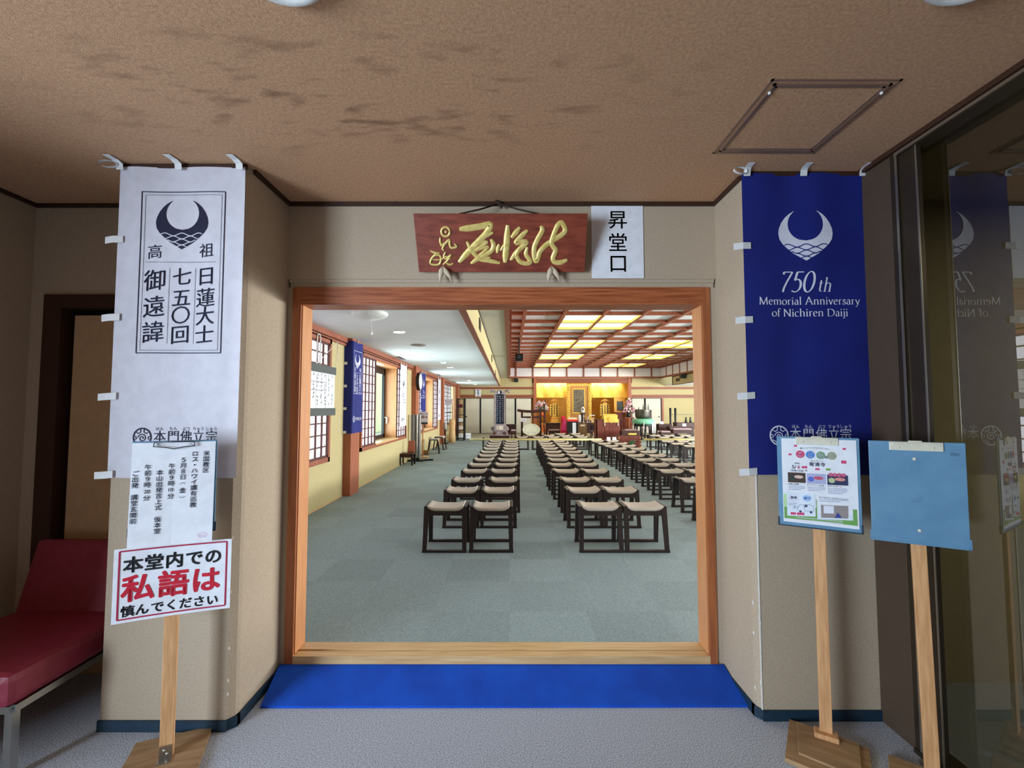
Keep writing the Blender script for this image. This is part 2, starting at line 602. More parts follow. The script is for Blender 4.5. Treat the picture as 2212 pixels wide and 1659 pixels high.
BH = .048
b = M().box(CL[0] - .008, CL[1], CL[2] - .008, CL[2], 0, BH)
b.box(RL - .002, RL + .008, CL[2] + .03, DW - .004, 0, BH)
b.hexa([(CL[1] - .01, CL[2] - .008, 0), (RL + .008, CL[2] + .028, 0), (RL + .008, CL[2] + .05, 0), (CL[1] - .01, CL[2] + .02, 0),
        (CL[1] - .01, CL[2] - .008, BH), (RL + .008, CL[2] + .028, BH), (RL + .008, CL[2] + .05, BH), (CL[1] - .01, CL[2] + .02, BH)])
struct('baseboard_left', base_mat, b)
b = M().box(CR[0], CR[1], CR[2] - .008, CR[2], 0, BH)
b.box(RR - .008, RR + .002, CR[2] + .03, DW - .004, 0, BH)
b.hexa([(RR - .008, CR[2] + .028, 0), (CR[0] + .01, CR[2] - .008, 0), (CR[0] + .01, CR[2] + .02, 0), (RR - .008, CR[2] + .05, 0),
        (RR - .008, CR[2] + .028, BH), (CR[0] + .01, CR[2] - .008, BH), (CR[0] + .01, CR[2] + .02, BH), (RR - .008, CR[2] + .05, BH)])
struct('baseboard_right', base_mat, b)

# plaster corner beads, chipped in places
e = M()
e.box(CR[0] - .004, CR[0] + .001, CR[2] - .003, CR[2] + .002, BH, CEIL - .03)
for z, r in ((.09, .006), (.17, .010), (.44, .007), (.46, .006), (.83, .008), (.60, .004), (1.05, .004)):
    e.ball((CR[0] - .002 + random.uniform(-.002, .004), CR[2] - .001, z), r * .7, .003, r * 1.5, 6)
for z in (.13, .38, .52):
    e.ball((RR + .001, CR[2] + .03, z), .004, .004, .010, 6)
struct('trim_10', chip, e)
e = M()
for z in (.22, .36, .16, .61, .85):
    e.ball((CL[1] + .002, CL[2] - .001, z), .003, .003, .008, 6)
struct('trim_11', chip, e)

# the sliding-door frame of the hall entrance, grooved sill
f = M()
f.box(-1.215, -1.168, DW - .012, DB + .02, .05, 2.119)
f.box(1.080, 1.120, DW - .012, DB + .02, .05, 2.119)
door = struct('door_1', frame_wood, f, 'red brown wooden frame of the wide opening into the hall')
struct('door_head', frame_wood_x, M().box(-1.168, 1.080, DW - .012, DB + .02, 2.020, 2.119), None, door)
l = M()
l.box(-1.1675, -1.1635, DW + .004, DB + .018, SILL + .003, 2.02)
l.box(1.0755, 1.0795, DW + .004, DB + .018, SILL + .003, 2.02)
struct('door_jamb', jamb_wood, l, None, door)
s_ = M()
s_.box(-1.168, 1.080, DW - .012, DW + .045, .05, SILL - .002)
s_.box(-1.168, 1.080, DW + .050, DB + .02, .05, SILL + .002)
s_.box(-1.168, 1.080, DW + .040, DW + .055, .05, SILL - .010)
struct('door_sill', sill_wood, s_, None, door)

# the other door, in the dark corner behind the sofa
d2 = M()
d2.box(-2.60, -2.50, DW - .02, DW + .06, 0, 2.076)
d2.box(-2.50, CL[0], DW - .02, DW + .06, 2.00, 2.076)
d2o = struct('door_2', brown_trim, d2, 'dark wooden door frame in the shadowed corner behind the sofa')
struct('door_leaf', mat('door_leaf_paper', (196, 160, 120), 0.8), M().box(-2.46, CL[0], DW + .02, DW + .05, 0, 1.965), None, d2o)

struct('door_gap_backing', black, M().box(-2.6, CL[0], DB - .02, DB, 0, 2.076))  # added black backing, stops light through the door gap and keeps it dark
# glass wall on the right: brown fixed panel, dark mullion, pane, head rail, floor track
struct('wall_right_panel', dark_panel, M().box(GX, GX + .05, 1.955, CR[2], 0, CEIL))
g = M()
g.box(GX - .012, GX + .05, 1.925, 1.955, 0, 2.575)
g.box(GX - .004, GX + .016, 1.835, 1.925, .03, 2.56)
g.box(GX - .012, GX + .09, -1.0, 1.925, 2.555, 2.578)
g.box(GX - .02, GX + .10, -1.0, 1.955, 0, .018)
win = struct('window_1', alum, g, 'bronze framed glass partition along the right side of the entrance')
h_ = M()
h_.box(GX - .016, GX - .012, 1.918, 1.928, .02, 2.56)
h_.box(GX - .008, GX - .004, 1.832, 1.838, .02, 2.56)
h_.box(GX - .016, GX - .012, -1.0, 1.93, 2.560, 2.572)
for x in (GX - .05, GX - .032):
    h_.box(x, x + .006, -1.0, 1.9, .0, .012)
struct('window_edge', alum_light, h_, None, win)
struct('window_pane', glass_door, M().quad((GX + .060, 1.93, .018), (GX + .060, 1.93, 2.556), (GX + .060, -1.0, 2.556), (GX + .060, -1.0, .018)), None, win)
# the dim corridor behind the glass
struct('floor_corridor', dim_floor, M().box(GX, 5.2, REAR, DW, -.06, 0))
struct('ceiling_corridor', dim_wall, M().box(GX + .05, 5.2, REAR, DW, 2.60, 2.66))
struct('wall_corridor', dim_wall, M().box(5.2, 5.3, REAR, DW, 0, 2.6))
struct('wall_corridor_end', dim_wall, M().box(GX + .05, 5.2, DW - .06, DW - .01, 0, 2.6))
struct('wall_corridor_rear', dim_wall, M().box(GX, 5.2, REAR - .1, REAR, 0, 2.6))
struct('wall_right', wallpaper, M().box(GX, GX + .1, REAR, -1.0, 0, CEIL))
struct('wall_rear', wallpaper, M().box(LX - .1, GX + .1, REAR - .1, REAR, 0, CEIL))
pb = M().box(-6.2, LX - .1, .95, 1.1, 0, 2.5).box(-6.2, LX - .1, -4.6, -4.45, 0, 2.5).box(-6.2, LX - .1, -4.6, 1.1, 2.5, 2.6)  # added unseen roof and side walls, keep sky light off the left corner
struct('sky_blocker', mat('sky_blocker_dark', (92, 84, 74), .9), pb)
struct('ground', ground_mat, M().box(-14, LX - .1, -10, DB - .1, -.12, -.02))

# ------------------------------------------------------------------ the hall (structure)
HL = k(-2.63)          # left wall plane
HR = 11.0
HB = k(23.5)           # back wall plane
HC = kz(2.54)          # low aisle ceiling
ZR = kz(2.955)         # coffer rim
ZB = kz(3.49)          # underside of the coffer lattice
ZP = kz(3.57)          # coffer boards
W0, W1 = kz(.66), kz(2.43)
struct('floor', hall_carpet, M().box(HL - .4, HR, DB + .021, k(19.6), SILL - .1, SILL))
struct('floor_altar', mat('beige_flooring', (176, 168, 150), 0.7, (164, 156, 138), 4), M().box(HL - .4, HR, k(19.6), HB + 2.4, SILL - .1, SILL + .004))
WINS = [(k(3.2), k(6.5)), (k(7.85), k(11.3)), (k(12.75), k(16.2)), (k(17.6), k(21.0))]
lw = M()
lw.box(HL - .34, HL, DB, HB, SILL - .1, W0)
lw.box(HL - .34, HL, DB, HB, W1, HC + .1)
ys = [DB] + [y for a in WINS for y in a] + [HB]
for i in range(0, len(ys), 2):
    lw.box(HL - .34, HL, ys[i], ys[i + 1], W0, W1)
struct('wall_left_hall', hall_wall, lw)
POSTS = [k(7.087 + 4.87 * i) for i in range(4)]
for i, y in enumerate(POSTS):
    struct('trim_%d' % (12 + i), hall_wood, M().box(HL, HL + .115, y, y + .39, SILL, HC))
struct('trim_16', hall_wood_y, M().box(HL, HL + .05, DB, HB, HC - .075, HC).box(HL, HL + .03, DB, HB, HC - .12, HC - .085))
struct('trim_17', hall_wood_y, M().box(HL, HL + .035, HB - .14, HB, SILL, HC))
struct('baseboard_left_hall', sill_wood, M().box(HL, HL + .008, DB, HB, SILL, SILL + .02))
bx0, bx1 = k(-.573), k(-.49)
struct('ceiling_aisle', hall_white, M().box(HL - .1, bx0, DB, HB, HC, HC + .08))
bm = M().box(bx0, bx1, DB, HB, HC, HC + .09)
struct('trim_18', hall_wood_y, M().box(bx0, bx1, DB, HB, HC - .012, HC))
struct('wall_beam', hall_wall, M().box(bx0, bx1, DB, HB, HC, ZR + .05))
struct('trim_19', brown_trim, M().box(bx1, bx1 + .012, DB, HB, ZR - .02, ZR))
struct('ceiling_grey', hall_grey, M().box(bx1, k(-.09), DB, HB, ZR, ZR + .06).box(k(8.0), k(8.1), DB, HB, ZR, ZR + .06))
# the coffered part: rim, frieze boards, lattice
CX0, CX1, CY0 = 0.0, k(7.93), k(4.4)
rim = M()
rim.box(k(-.09), CX0, DB, HB, ZR - .012, ZP)
rim.box(CX1, k(8.0), DB, HB, ZR - .012, ZP)
rim.box(CX0, CX1, CY0 - .1, CY0, ZR - .012, ZP)
rim.box(CX0, CX1, HB - .1, HB, ZR - .012, ZR + .07)
struct('trim_20', hall_wood_y, rim)
cell = k(.889)
xb = [k(.33) + cell * i for i in range(9)]
yb = [k(9.90 + .935 * i) for i in range(-6, 15)]
lat = M()
for x in xb:
    lat.box(x - .035, x + .035, CY0, HB - .1, ZB, ZP)
for y in yb:
    lat.box(CX0, CX1, y - .03, y + .03, ZB + .002, ZP)
struct('ceiling_lattice', hall_wood, lat)
struct('ceiling_coffered', coffer_white, M().box(CX0 - .05, CX1 + .05, CY0 - .1, HB, ZP, ZP + .05))
fr = M()
for x in xb:
    fr.box(x - .03, x + .03, HB - .13, HB - .095, ZR + .06, ZB + .04)
fr.box(CX0, CX1, HB - .13, HB - .095, ZB - .02, ZB + .06)
for y in [HB - .1 - cell * i for i in range(1, 18)]:
    fr.box(CX1 - .035, CX1, y - .03, y + .03, ZR + .06, ZB + .04)
    fr.box(CX0, CX0 + .035, y - .03, y + .03, ZR + .06, ZB + .04)
fr.box(CX1 - .035, CX1, CY0, HB, ZB - .02, ZB + .06)
fr.box(CX1 - .035, CX1, CY0, HB, ZR, ZR + .06)
struct('trim_21', hall_rail, fr)
struct('wall_frieze', coffer_white, M().box(CX0, CX1, HB - .09, HB, ZR + .07, ZP).box(CX1 - .012, CX1 - .002, CY0, HB - .1, ZR + .06, ZP))
# the far side's dropped beam and aisle
struct('wall_beam_right', hall_wall, M().box(k(8.1), k(8.2), DB, HB - 1.2, HC, ZR + .05).box(k(8.1), HR, HB - 1.3, HB - 1.2, HC, ZR + .05))
struct('trim_22', brown_trim, M().box(k(8.1) - .012, k(8.2), DB, HB - 1.2, HC - .015, HC).box(k(8.1) - .012, k(8.1), DB, HB - 1.2, ZR - .03, ZR))
struct('ceiling_far_aisle', hall_white, M().box(k(8.2), HR, DB, HB, HC, HC + .08))
struct('wall_right_hall', hall_wall, M().box(HR, HR + .2, DB, HB, SILL - .1, .9).box(HR, HR + .2, DB, HB, 2.3, 3.9))

# back wall: sliding paper doors, rails, the altar alcove between two posts
YB = HB


def bx(px):
    return at(px, 860, YB)[0]


def bz(py):
    return at(1101, py, YB)[2]


AL0, AL1 = bx(1158.5), bx(1356.5)
ZF = bz(860.3)
bw = M()
bw.box(HL, bx(1002), YB, YB + .1, SILL, ZF)
for x0, x1 in ((HL, bx(1152.5)), (bx(1362.5), HR)):
    bw.box(x0, x1, YB, YB + .1, ZF, ZP)
bw.box(bx(1430), HR, YB, YB + .1, SILL, ZF)
bw.box(AL0 - .2, AL1 + .2, YB, YB + .1, bz(827.7), ZP)
struct('wall_back', hall_wall, bw)
rl = M()
for x0, x1 in ((HL, bx(1152.5)), (bx(1362.5), HR)):
    rl.box(x0, x1, YB - .05, YB, bz(859.5), bz(853))
    rl.box(x0, x1, YB - .05, YB, bz(840.7), bz(836.3))
rl.box(bx(1152), bx(1363), YB - .07, YB, bz(827.7), bz(818.5))
struct('trim_23', hall_rail, rl)
struct('trim_24', hall_wood, M().box(bx(1152.3), AL0, YB - .1, YB + .1, SILL, bz(818)))
struct('trim_25', hall_wood, M().box(AL1, bx(1362.7), YB - .1, YB + .1, SILL, bz(818)))
struct('trim_26', hall_wood, M().box(bx(1429), bx(1433), YB - .03, YB, SILL, ZF))
ALB = YB + 2.2
struct('wall_alcove', gold_wall, M().box(AL0 - .2, AL1 + .2, ALB, ALB + .1, SILL, ZP).box(AL0 - .25, AL0 - .15, YB + .1, ALB, SILL, ZP).box(AL1 + .15, AL1 + .25, YB + .1, ALB, SILL, ZP))
struct('ceiling_alcove', hall_white, M().box(AL0 - .2, AL1 + .2, YB + .1, ALB, bz(815), bz(815) + .05))
struct('wall_back_void', black, M().box(HL, AL0 - .25, YB + .1, YB + .13, SILL, ZP).box(AL1 + .25, HR, YB + .1, YB + .13, SILL, ZP))
doors_px = [(1002.3, 1037.5), (1038.2, 1075), (1075.6, 1113), (1113.8, 1148.6), (1364, 1392), (1393.4, 1427.5)]
for i, (a, c) in enumerate(doors_px):
    x0, x1 = bx(a), bx(c)
    fm = M()
    for q0, q1, z0, z1 in ((x0, x0 + .032, SILL, ZF), (x1 - .032, x1, SILL, ZF), (x0, x1, SILL, SILL + .025), (x0, x1, ZF - .025, ZF)):
        fm.box(q0, q1, YB - .012 - .02 * (i % 2), YB + .02, z0, z1)
    do = struct('door_%d' % (i + 3), black, fm)
    struct('door_panel', fusuma, M().box(x0 + .02, x1 - .02, YB - .008 - .02 * (i % 2), YB + .01, SILL + .025, ZF - .025), None, do)
    if i in (0, 2, 5):
        hx = x1 - .12 if i == 5 else x0 + .12
        struct('door_pull', black, M().lathe([(.035, YB - .03 - .02 * (i % 2)), (.03, YB - .005)], (hx, 0, kz(.92)), 12, axis='y'), None, do)


# windows of the left wall
def shoji(name, y0, y1, parent, nv=4, nh=10, off=0.0):
    x = HL + .01 + off
    z0, z1 = W0 + .06, W1 - .06
    m = M()
    m.box(x - .012, x + .012, y0, y0 + .03, z0, z1).box(x - .012, x + .012, y1 - .03, y1, z0, z1)
    m.box(x - .012, x + .012, y0, y1, z0, z0 + .035).box(x - .012, x + .012, y0, y1, z1 - .035, z1)
    for i in range(1, nv):
        y = y0 + (y1 - y0) * i / nv
        m.box(x - .010, x + .010, y - .011, y + .011, z0, z1)
    for i in range(1, nh):
        z = z0 + (z1 - z0) * i / nh
        m.box(x - .009, x + .009, y0, y1, z - .009, z + .009)
    struct(name, lattice_wood, m, None, parent)
    struct('window_paper', shoji_paper, M().quad((x - .010, y0, z0), (x - .010, y1, z0), (x - .010, y1, z1), (x - .010, y0, z1)), None, parent)


for i, (y0, y1) in enumerate(WINS):
    m = M()
    m.box(HL - .03, HL + .03, y0, y1, W0, W0 + .065).box(HL - .03, HL + .03, y0, y1, W1 - .065, W1)
    m.box(HL - .03, HL + .03, y0, y0 + .06, W0, W1).box(HL - .03, HL + .03, y1 - .06, y1, W0, W1)
    wo = struct('window_%d' % (i + 3), hall_wood_y, m)
    if i in (0, 3):
        n = 2 if i == 0 else 3
        step = (y1 - y0 - .12) / n
        for j in range(n):
            if i == 3 and j == 2:
                continue
            shoji('window_screen', y0 + .06 + step * j, y0 + .06 + step * (j + 1), wo, 8 if i == 0 else 4, off=.004 * j)
        if i == 3:
            struct('window_pane', glass_clear, M().quad((HL - .28, y0, W0), (HL - .28, y1, W0), (HL - .28, y1, W1), (HL - .28, y0, W1)), None, wo)
        continue
    a, c = y0 + k(.86), y1 - k(.92)
    shoji('window_screen', y0 + .06, a, wo)
    shoji('window_screen', c, y1 - .06, wo)
    # the opening: wooden reveal, sill board, aluminium sash with its glass, latch
    rv = M()
    rv.box(HL - .30, HL + .01, c, c + .03, W0 + .06, W1 - .06)
    rv.box(HL - .30, HL + .01, a - .03, a, W0 + .06, W1 - .06)
    rv.box(HL - .30, HL + .012, a, c, W1 - .10, W1 - .06)
    struct('window_reveal', jamb_wood, rv, None, wo)
    struct('window_sill', sill_wood, M().box(HL - .30, HL + .045, a - .03, c + .03, W0 + .045, W0 + .075), None, wo)
    sh = M()
    sx0, sx1 = HL - .30, HL - .25
    sh.box(sx0, sx1, a, c, W0 + .075, W0 + .16).box(sx0, sx1, a, c, W1 - .24, W1 - .10)
    sh.box(sx0, sx1, c - .09, c, W0 + .075, W1 - .1).box(sx0, sx1, a, a + .03, W0 + .075, W1 - .1)
    sh.box(sx0, sx1, (a + c) / 2 - .012, (a + c) / 2 + .012, W0 + .1, W1 - .12)
    struct('window_sash', black, sh, None, wo)
    struct('window_pane', glass_clear, M().quad((HL - .28, a, W0 + .1), (HL - .28, c, W0 + .1), (HL - .28, c, W1 - .1), (HL - .28, a, W1 - .1)), None, wo)
    struct('window_latch', white_plastic, M().tube([(HL - .245, c - .045, kz(1.2)), (HL - .20, c - .045, kz(1.2)), (HL - .20, c - .045, kz(1.06))], .016), None, wo)
struct('ground_left', ground_mat, M().box(-16, HL - .34, DB, HB + 4, -.12, -.02))
nb = M().box(-9, -7.5, 16, 40, 0, 6)
struct('wall_neighbour', cream_wall, nb)


# ================================================================== things of the entrance
# a thin-and-thick roman letter drawn with a broad nib
def arc(cx, cy, rx, ry, a0, a1, n=14):
    return [(cx + rx * math.cos(math.radians(a0 + (a1 - a0) * i / n)), cy + ry * math.sin(math.radians(a0 + (a1 - a0) * i / n))) for i in range(n + 1)]


def srf(x, y, w=.075):
    return [(x - w, y), (x + w, y)]


def arch(x0, x1, top=.45):
    return arc((x0 + x1) / 2 + .01, top - .13, (x1 - x0) / 2 - .01, .12, 165, 0, 8) + [(x1, 0)]


ROMAN = {
    'M': (.88, [[(.13, 0), (.16, .66)], [(.16, .66), (.44, .0)], [(.44, .0), (.72, .66)], [(.72, .66), (.76, 0)], srf(.13, .012), srf(.76, .012), srf(.12, .65, .05), srf(.76, .65, .05)]),
    'e': (.43, [[(.08, .25), (.37, .27)], arc(.22, .22, .155, .22, 15, 315, 20)]),
    'm': (.80, [[(.12, 0), (.12, .44)], arch(.12, .40), arch(.40, .68), srf(.12, .012), srf(.40, .012), srf(.68, .012), [(.05, .41), (.12, .44)]]),
    'o': (.50, [arc(.25, .22, .19, .22, 0, 360, 24)]),
    'r': (.36, [[(.12, 0), (.12, .44)], [(.12, .33), (.19, .42), (.25, .44), (.31, .42)], srf(.12, .012), [(.05, .41), (.12, .44)]]),
    'i': (.25, [[(.12, 0), (.12, .44)], srf(.12, .012), [(.05, .41), (.12, .44)], [(.12, .57), (.12, .65)]]),
    'a': (.42, [[(.08, .36), (.13, .43), (.21, .45), (.28, .41), (.30, .33), (.30, .06), (.34, .02), (.40, .04)], arc(.19, .13, .125, .13, 80, 350, 12)]),
    'l': (.24, [[(.12, 0), (.12, .71)], srf(.12, .012), [(.05, .68), (.12, .71)]]),
    'A': (.70, [[(.34, .68), (.08, 0)], [(.34, .69), (.62, 0)], [(.19, .25), (.47, .25)], srf(.08, .012), srf(.62, .012)]),
    'n': (.54, [[(.12, 0), (.12, .44)], arch(.12, .41), srf(.12, .012), srf(.41, .012), [(.05, .41), (.12, .44)]]),
    'v': (.46, [[(.07, .44), (.24, .0)], [(.24, .0), (.40, .44)], srf(.08, .432, .06), srf(.40, .432, .05)]),
    's': (.36, [[(.29, .36), (.24, .44), (.17, .45), (.09, .40), (.09, .33), (.17, .25), (.27, .18), (.30, .10), (.25, .02), (.17, 0), (.08, .03), (.06, .11)]]),
    'y': (.46, [[(.07, .44), (.25, .02)], [(.41, .44), (.25, .02), (.17, -.16), (.10, -.21), (.04, -.19)], srf(.08, .432, .06), srf(.41, .432, .05)]),
    'f': (.30, [[(.34, .66), (.28, .71), (.20, .70), (.15, .62), (.14, .5), (.14, 0)], [(.04, .43), (.28, .43)], srf(.14, .012)]),
    'N': (.76, [[(.13, 0), (.13, .66)], [(.13, .66), (.63, .0)], [(.63, .0), (.63, .66)], srf(.13, .012), srf(.63, .65), srf(.11, .65, .05)]),
    'c': (.41, [arc(.23, .22, .17, .22, 45, 315, 18)]),
    'h': (.54, [[(.12, 0), (.12, .71)], arch(.12, .41), srf(.12, .012), srf(.41, .012), [(.05, .68), (.12, .71)]]),
    'D': (.76, [[(.14, 0), (.14, .66)], [(.14, .65), (.32, .65)] + arc(.34, .33, .33, .32, 85, -85, 14) + [(.14, .01)], srf(.14, .012), srf(.14, .65)]),
    'j': (.24, [[(.13, .44), (.13, -.08), (.09, -.17), (.01, -.21)], [(.06, .41), (.13, .44)], [(.13, .57), (.13, .65)]]),
    '7': (.50, [[(.10, .66), (.46, .66)], [(.46, .66), (.30, .34), (.22, .14), (.20, 0)], [(.10, .66), (.09, .58)]]),
    '5': (.48, [[(.17, .66), (.44, .66)], [(.17, .66), (.13, .38)], [(.13, .38), (.22, .42)] + arc(.22, .21, .19, .21, 80, -110, 14) + [(.07, .04)]]),
    '0': (.54, [arc(.26, .33, .20, .34, 0, 360, 26)]),
    't': (.30, [[(.14, .56), (.14, .08), (.18, .02), (.27, .03)], [(.04, .43), (.26, .43)]]),
    ' ': (.26, []),
}


def roman(m, text, u, v, size, fn, slant=0.0, weight=1.0, space=0.0, sx=1.0):
    adv = sum(ROMAN[c][0] + space for c in text)
    x = -adv / 2
    for c in text:
        a, strokes = ROMAN[c]
        for st in strokes:
            ws = []
            for i in range(len(st)):
                p0, p1 = st[max(i - 1, 0)], st[min(i + 1, len(st) - 1)]
                th = math.atan2(p1[1] - p0[1], p1[0] - p0[0])
                ws.append(max(.032, .088 * weight * abs(math.sin(th - 0.3))) * size)
            m.ribbon([(u + ((x + px) * sx + slant * py) * size, v + py * size) for px, py in st], ws, fn)
        x += a + space


def emblem(m, lines, u, v, w, fn, fn2):
    """Crescent over a tapering bowl of waves, w wide, centred on (u, v)."""
    s = w / 378
    R = [(1395, 452), (1425, 470), (1455, 497), (1482, 535), (1500, 577), (1505, 612), (1498, 652), (1478, 684), (1450, 712), (1400, 755), (1318, 805)]
    T = lambda x, y: (u + (x - 1316) * s, v - (y - 630) * s)

    def half(y):
        for (xa, ya), (xb, yb_) in zip(R, R[1:]):
            if ya <= y <= yb_:
                return xa + (xb - xa) * (y - ya) / (yb_ - ya) - 1316
        return 0

    # printed in small cells so that it follows the folds
    ys_ = [452 + (663 - 452) * i / 30 for i in range(31)] + [663 + (805 - 663) * i / 20 for i in range(1, 21)]

    def inner(y):
        return 119.5 * math.sqrt(max(0, 1 - ((y - 545) / 118) ** 2))
    for ya, yb_ in zip(ys_, ys_[1:]):
        for sx in (-1, 1):
            for q in range(4):
                p = []
                for y, f in ((ya, q / 4), (yb_, q / 4), (yb_, (q + 1) / 4), (ya, (q + 1) / 4)):
                    hi, ho = (inner(y), max(half(y), inner(y))) if y < 662.9 else (0, half(y))
                    p.append(fn(*T(1316 + sx * (hi + (ho - hi) * f), y)))
                m.add(p if sx < 0 else p[::-1], [(0, 1, 2, 3)])
    for j in range(5):
        y0 = 698 + 22 * j
        h = half(min(y0, 800))
        pts = []
        for i in range(41):
            x = -h + 2 * h * i / 40
            pts.append(T(1316 + x, y0 - 10 * math.cos(2 * PI * x / 122) * (1 if j % 2 == 0 else -1)))
        lines.ribbon(pts, 6.5 * s, fn2)


def crest(m, u, v, r, fn):
    """Round mark: ring, spiral, inner bracket shapes."""
    m.ribbon([(u + r * .93 * math.cos(2 * PI * i / 40), v + r * .93 * math.sin(2 * PI * i / 40)) for i in range(40)], r * .14, fn, True)
    m.ribbon([(u + r * (.06 + .40 * t) * math.cos(-1.2 + 10.5 * t), v + r * (-.08 + (.06 + .40 * t) * math.sin(-1.2 + 10.5 * t))) for t in [i / 36 for i in range(37)]], r * .09, fn)
    for sx in (-1, 1):
        m.ribbon([(u + sx * r * a, v + r * b) for a, b in ((.18, .86), (.18, .52), (.42, .40), (.60, .52))], r * .09, fn)
        m.ribbon([(u + sx * r * a, v + r * b) for a, b in ((.86, .1), (.66, .08), (.62, -.16), (.80, -.2))], r * .09, fn)
        m.ribbon([(u + sx * r * a, v + r * b) for a, b in ((.72, -.42), (.52, -.50), (.30, -.62), (.22, -.84))], r * .09, fn)


def cloth(W, H, fn, nu=24, nv=40):
    m = M()
    for j in range(nv + 1):
        for i in range(nu + 1):
            m.v.append(fn(W * i / nu, -H * j / nv, 0))
    for j in range(nv):
        for i in range(nu):
            a = j * (nu + 1) + i
            m.f.append((a, a + nu + 1, a + nu + 2, a + 1))
    return m


def fold_fn(W, seed, amp=.004):
    def fn(u, v, d=.0022):
        q = math.sin(u / W * 9 + seed + v * 1.1) * .6 + math.sin(u / W * 17 + seed * 2 - v * .8) * .3
        top = math.exp(v / .16)
        corner = math.exp(-u / .05) * math.exp(v / .35)
        y = -.008 - amp * (1 + q) - .010 * top * (1 + math.sin(u / W * 12.5)) * .5 - d + .004 * corner
        return (u, y, v)
    return fn


def tabs(root, W, vs, m_, top=True, tz=.0, left=True):
    for i, v in enumerate(vs):
        t = M()
        for j in range(4):
            a, b = -.05 + .083 * j / 4, -.05 + .083 * (j + 1) / 4
            za, zb = .006 * j / 4, .006 * (j + 1) / 4
            ya, yb_ = -.030 + .004 * abs(j - 2), -.030 + .004 * abs(j - 1)
            t.hexa([(a, ya, v - .016 + za), (b, yb_, v - .016 + zb), (b, yb_ + .002, v - .016 + zb), (a, ya + .002, v - .016 + za),
                    (a, ya, v + .016 + za), (b, yb_, v + .016 + zb), (b, yb_ + .002, v + .016 + zb), (a, ya + .002, v + .016 + za)])
        t.build('fastening_tab', m_, root)
    if top:
        for u in (.016, W * .49, W - .016):
            t = M()
            pts = [(u, -.036, -.020), (u, -.040, .004), (u - .006, -.060, tz), (u - .010, -.100, tz)]
            for a, b in zip(pts, pts[1:]):
                t.hexa([(a[0] - .016, a[1], a[2]), (a[0] + .016, a[1], a[2]), (a[0] + .016, a[1] + .002, a[2] - .001), (a[0] - .016, a[1] + .002, a[2] - .001),
                        (b[0] - .016, b[1], b[2]), (b[0] + .016, b[1], b[2]), (b[0] + .016, b[1] + .002, b[2] - .001), (b[0] - .016, b[1] + .002, b[2] - .001)])
            t.build('hanging_tab', m_, root)
        lp = M()
        loop = [(.012 + (-.030 + .030 * math.cos(a)) * 1.2, -.04 - .02 * math.sin(a / 2), -.004 + .016 * math.sin(a)) for a in [2 * PI * i / 14 for i in range(15)]]
        for a, b in zip(loop, loop[1:]):
            lp.quad((a[0], a[1] - .007, a[2]), (a[0], a[1] + .007, a[2]), (b[0], b[1] + .007, b[2]), (b[0], b[1] - .007, b[2]))
        lp.build('cord_loop', m_, root)


# --- white banner on the left pier
x0, _, z0 = at(264, 364, 2.07)
x1 = at(533, 364, 2.07)[0]
W, H = x1 - x0, z0 - at(264, 1032, 2.07)[2]
ban = thing('hanging_banner', 'tall white cloth banner with crescent emblem and dark vertical characters on left pier', 'banner', (x0, CL[2], z0))
fn = fold_fn(W, .4)
cloth(W, H, fn).build('cloth', banner_white, ban, smooth=True)


def uv(px, py, Y=2.07, ox=x0, oz=z0):
    p = at(px, py, Y)
    return p[0] - ox, p[2] - oz


PX = 2.07 / 957
pr = M()
a, b = uv(312, 417), uv(490.5, 763)
pr.rectline(a[0], b[0] + (uv(490.5, 417)[0] - b[0]), b[1], a[1], .0042, fn)
a, b = uv(319.5, 423.5), uv(483.5, 757)
pr.rectline(a[0], uv(483.5, 423.5)[0], b[1], a[1], .0016, fn)
pr.build('printed_frame', ink_navy, ban)
wl, pr = M(), M()
u, v = uv(396.5, 488)
emblem(pr, wl, u, v, 114 * PX, fn, lambda a, b: fn(a, b, .0034))
eo = pr.build('crescent_emblem', ink_navy, ban)
wl.build('printed_waves', banner_white, eo)
pr = M()
for ch, px, py in (('高', 338, 545), ('祖', 449, 542)):
    pr.glyph(ch, *uv(px, py), 33 * PX, fn, tilt=.10)
a, b = uv(318, 567.5), uv(470, 567)
pr.ribbon([(a[0] + (b[0] - a[0]) * i / 10, a[1]) for i in range(11)], .0016, fn)
for px in (369.7, 424.8):
    a, b = uv(px, 580), uv(px, 743)
    pr.ribbon([(a[0], a[1] + (b[1] - a[1]) * i / 10) for i in range(11)], .0016, fn)
for text, px, ys_, sz in (('日蓮大士', 448, (597, 643.5, 682.5, 723), 43), ('七五〇回', 395.3, (598, 643.5, 681, 723), 42), ('御遠諱', 338.5, (606, 663, 717.5), 49)):
    uu = uv(px, 597)[0]
    for ch, py in zip(text, ys_):
        pr.glyph(ch, uu, uv(px, py)[1], sz * PX, fn, tilt=.10, bold=.004)
pr.build('lettering', ink_navy, ban)
pr = M()
crest(pr, *uv(311, 944.5), 20.5 * PX, fn)
pr.build('round_crest', ink_navy, ban)
pr = M()
for ch, px in zip('本門佛立宗', (348.6, 376.6, 403.7, 430.9, 459)):
    pr.glyph(ch, *uv(px, 942), 26 * PX, fn)
for text, px in (('ほん', 348.6), ('もん', 376.6), ('ぶつ', 403.7), ('りゅう', 430.9), ('しゅう', 459)):
    pr.row(text, *uv(px, 925.5), 8.4 * PX, fn)
pr.build('sect_lettering', ink_navy, ban)
tabs(ban, W, (-.354, -.722, -1.088, H * -1 + .012), tape, tz=CEIL - z0 - .004)

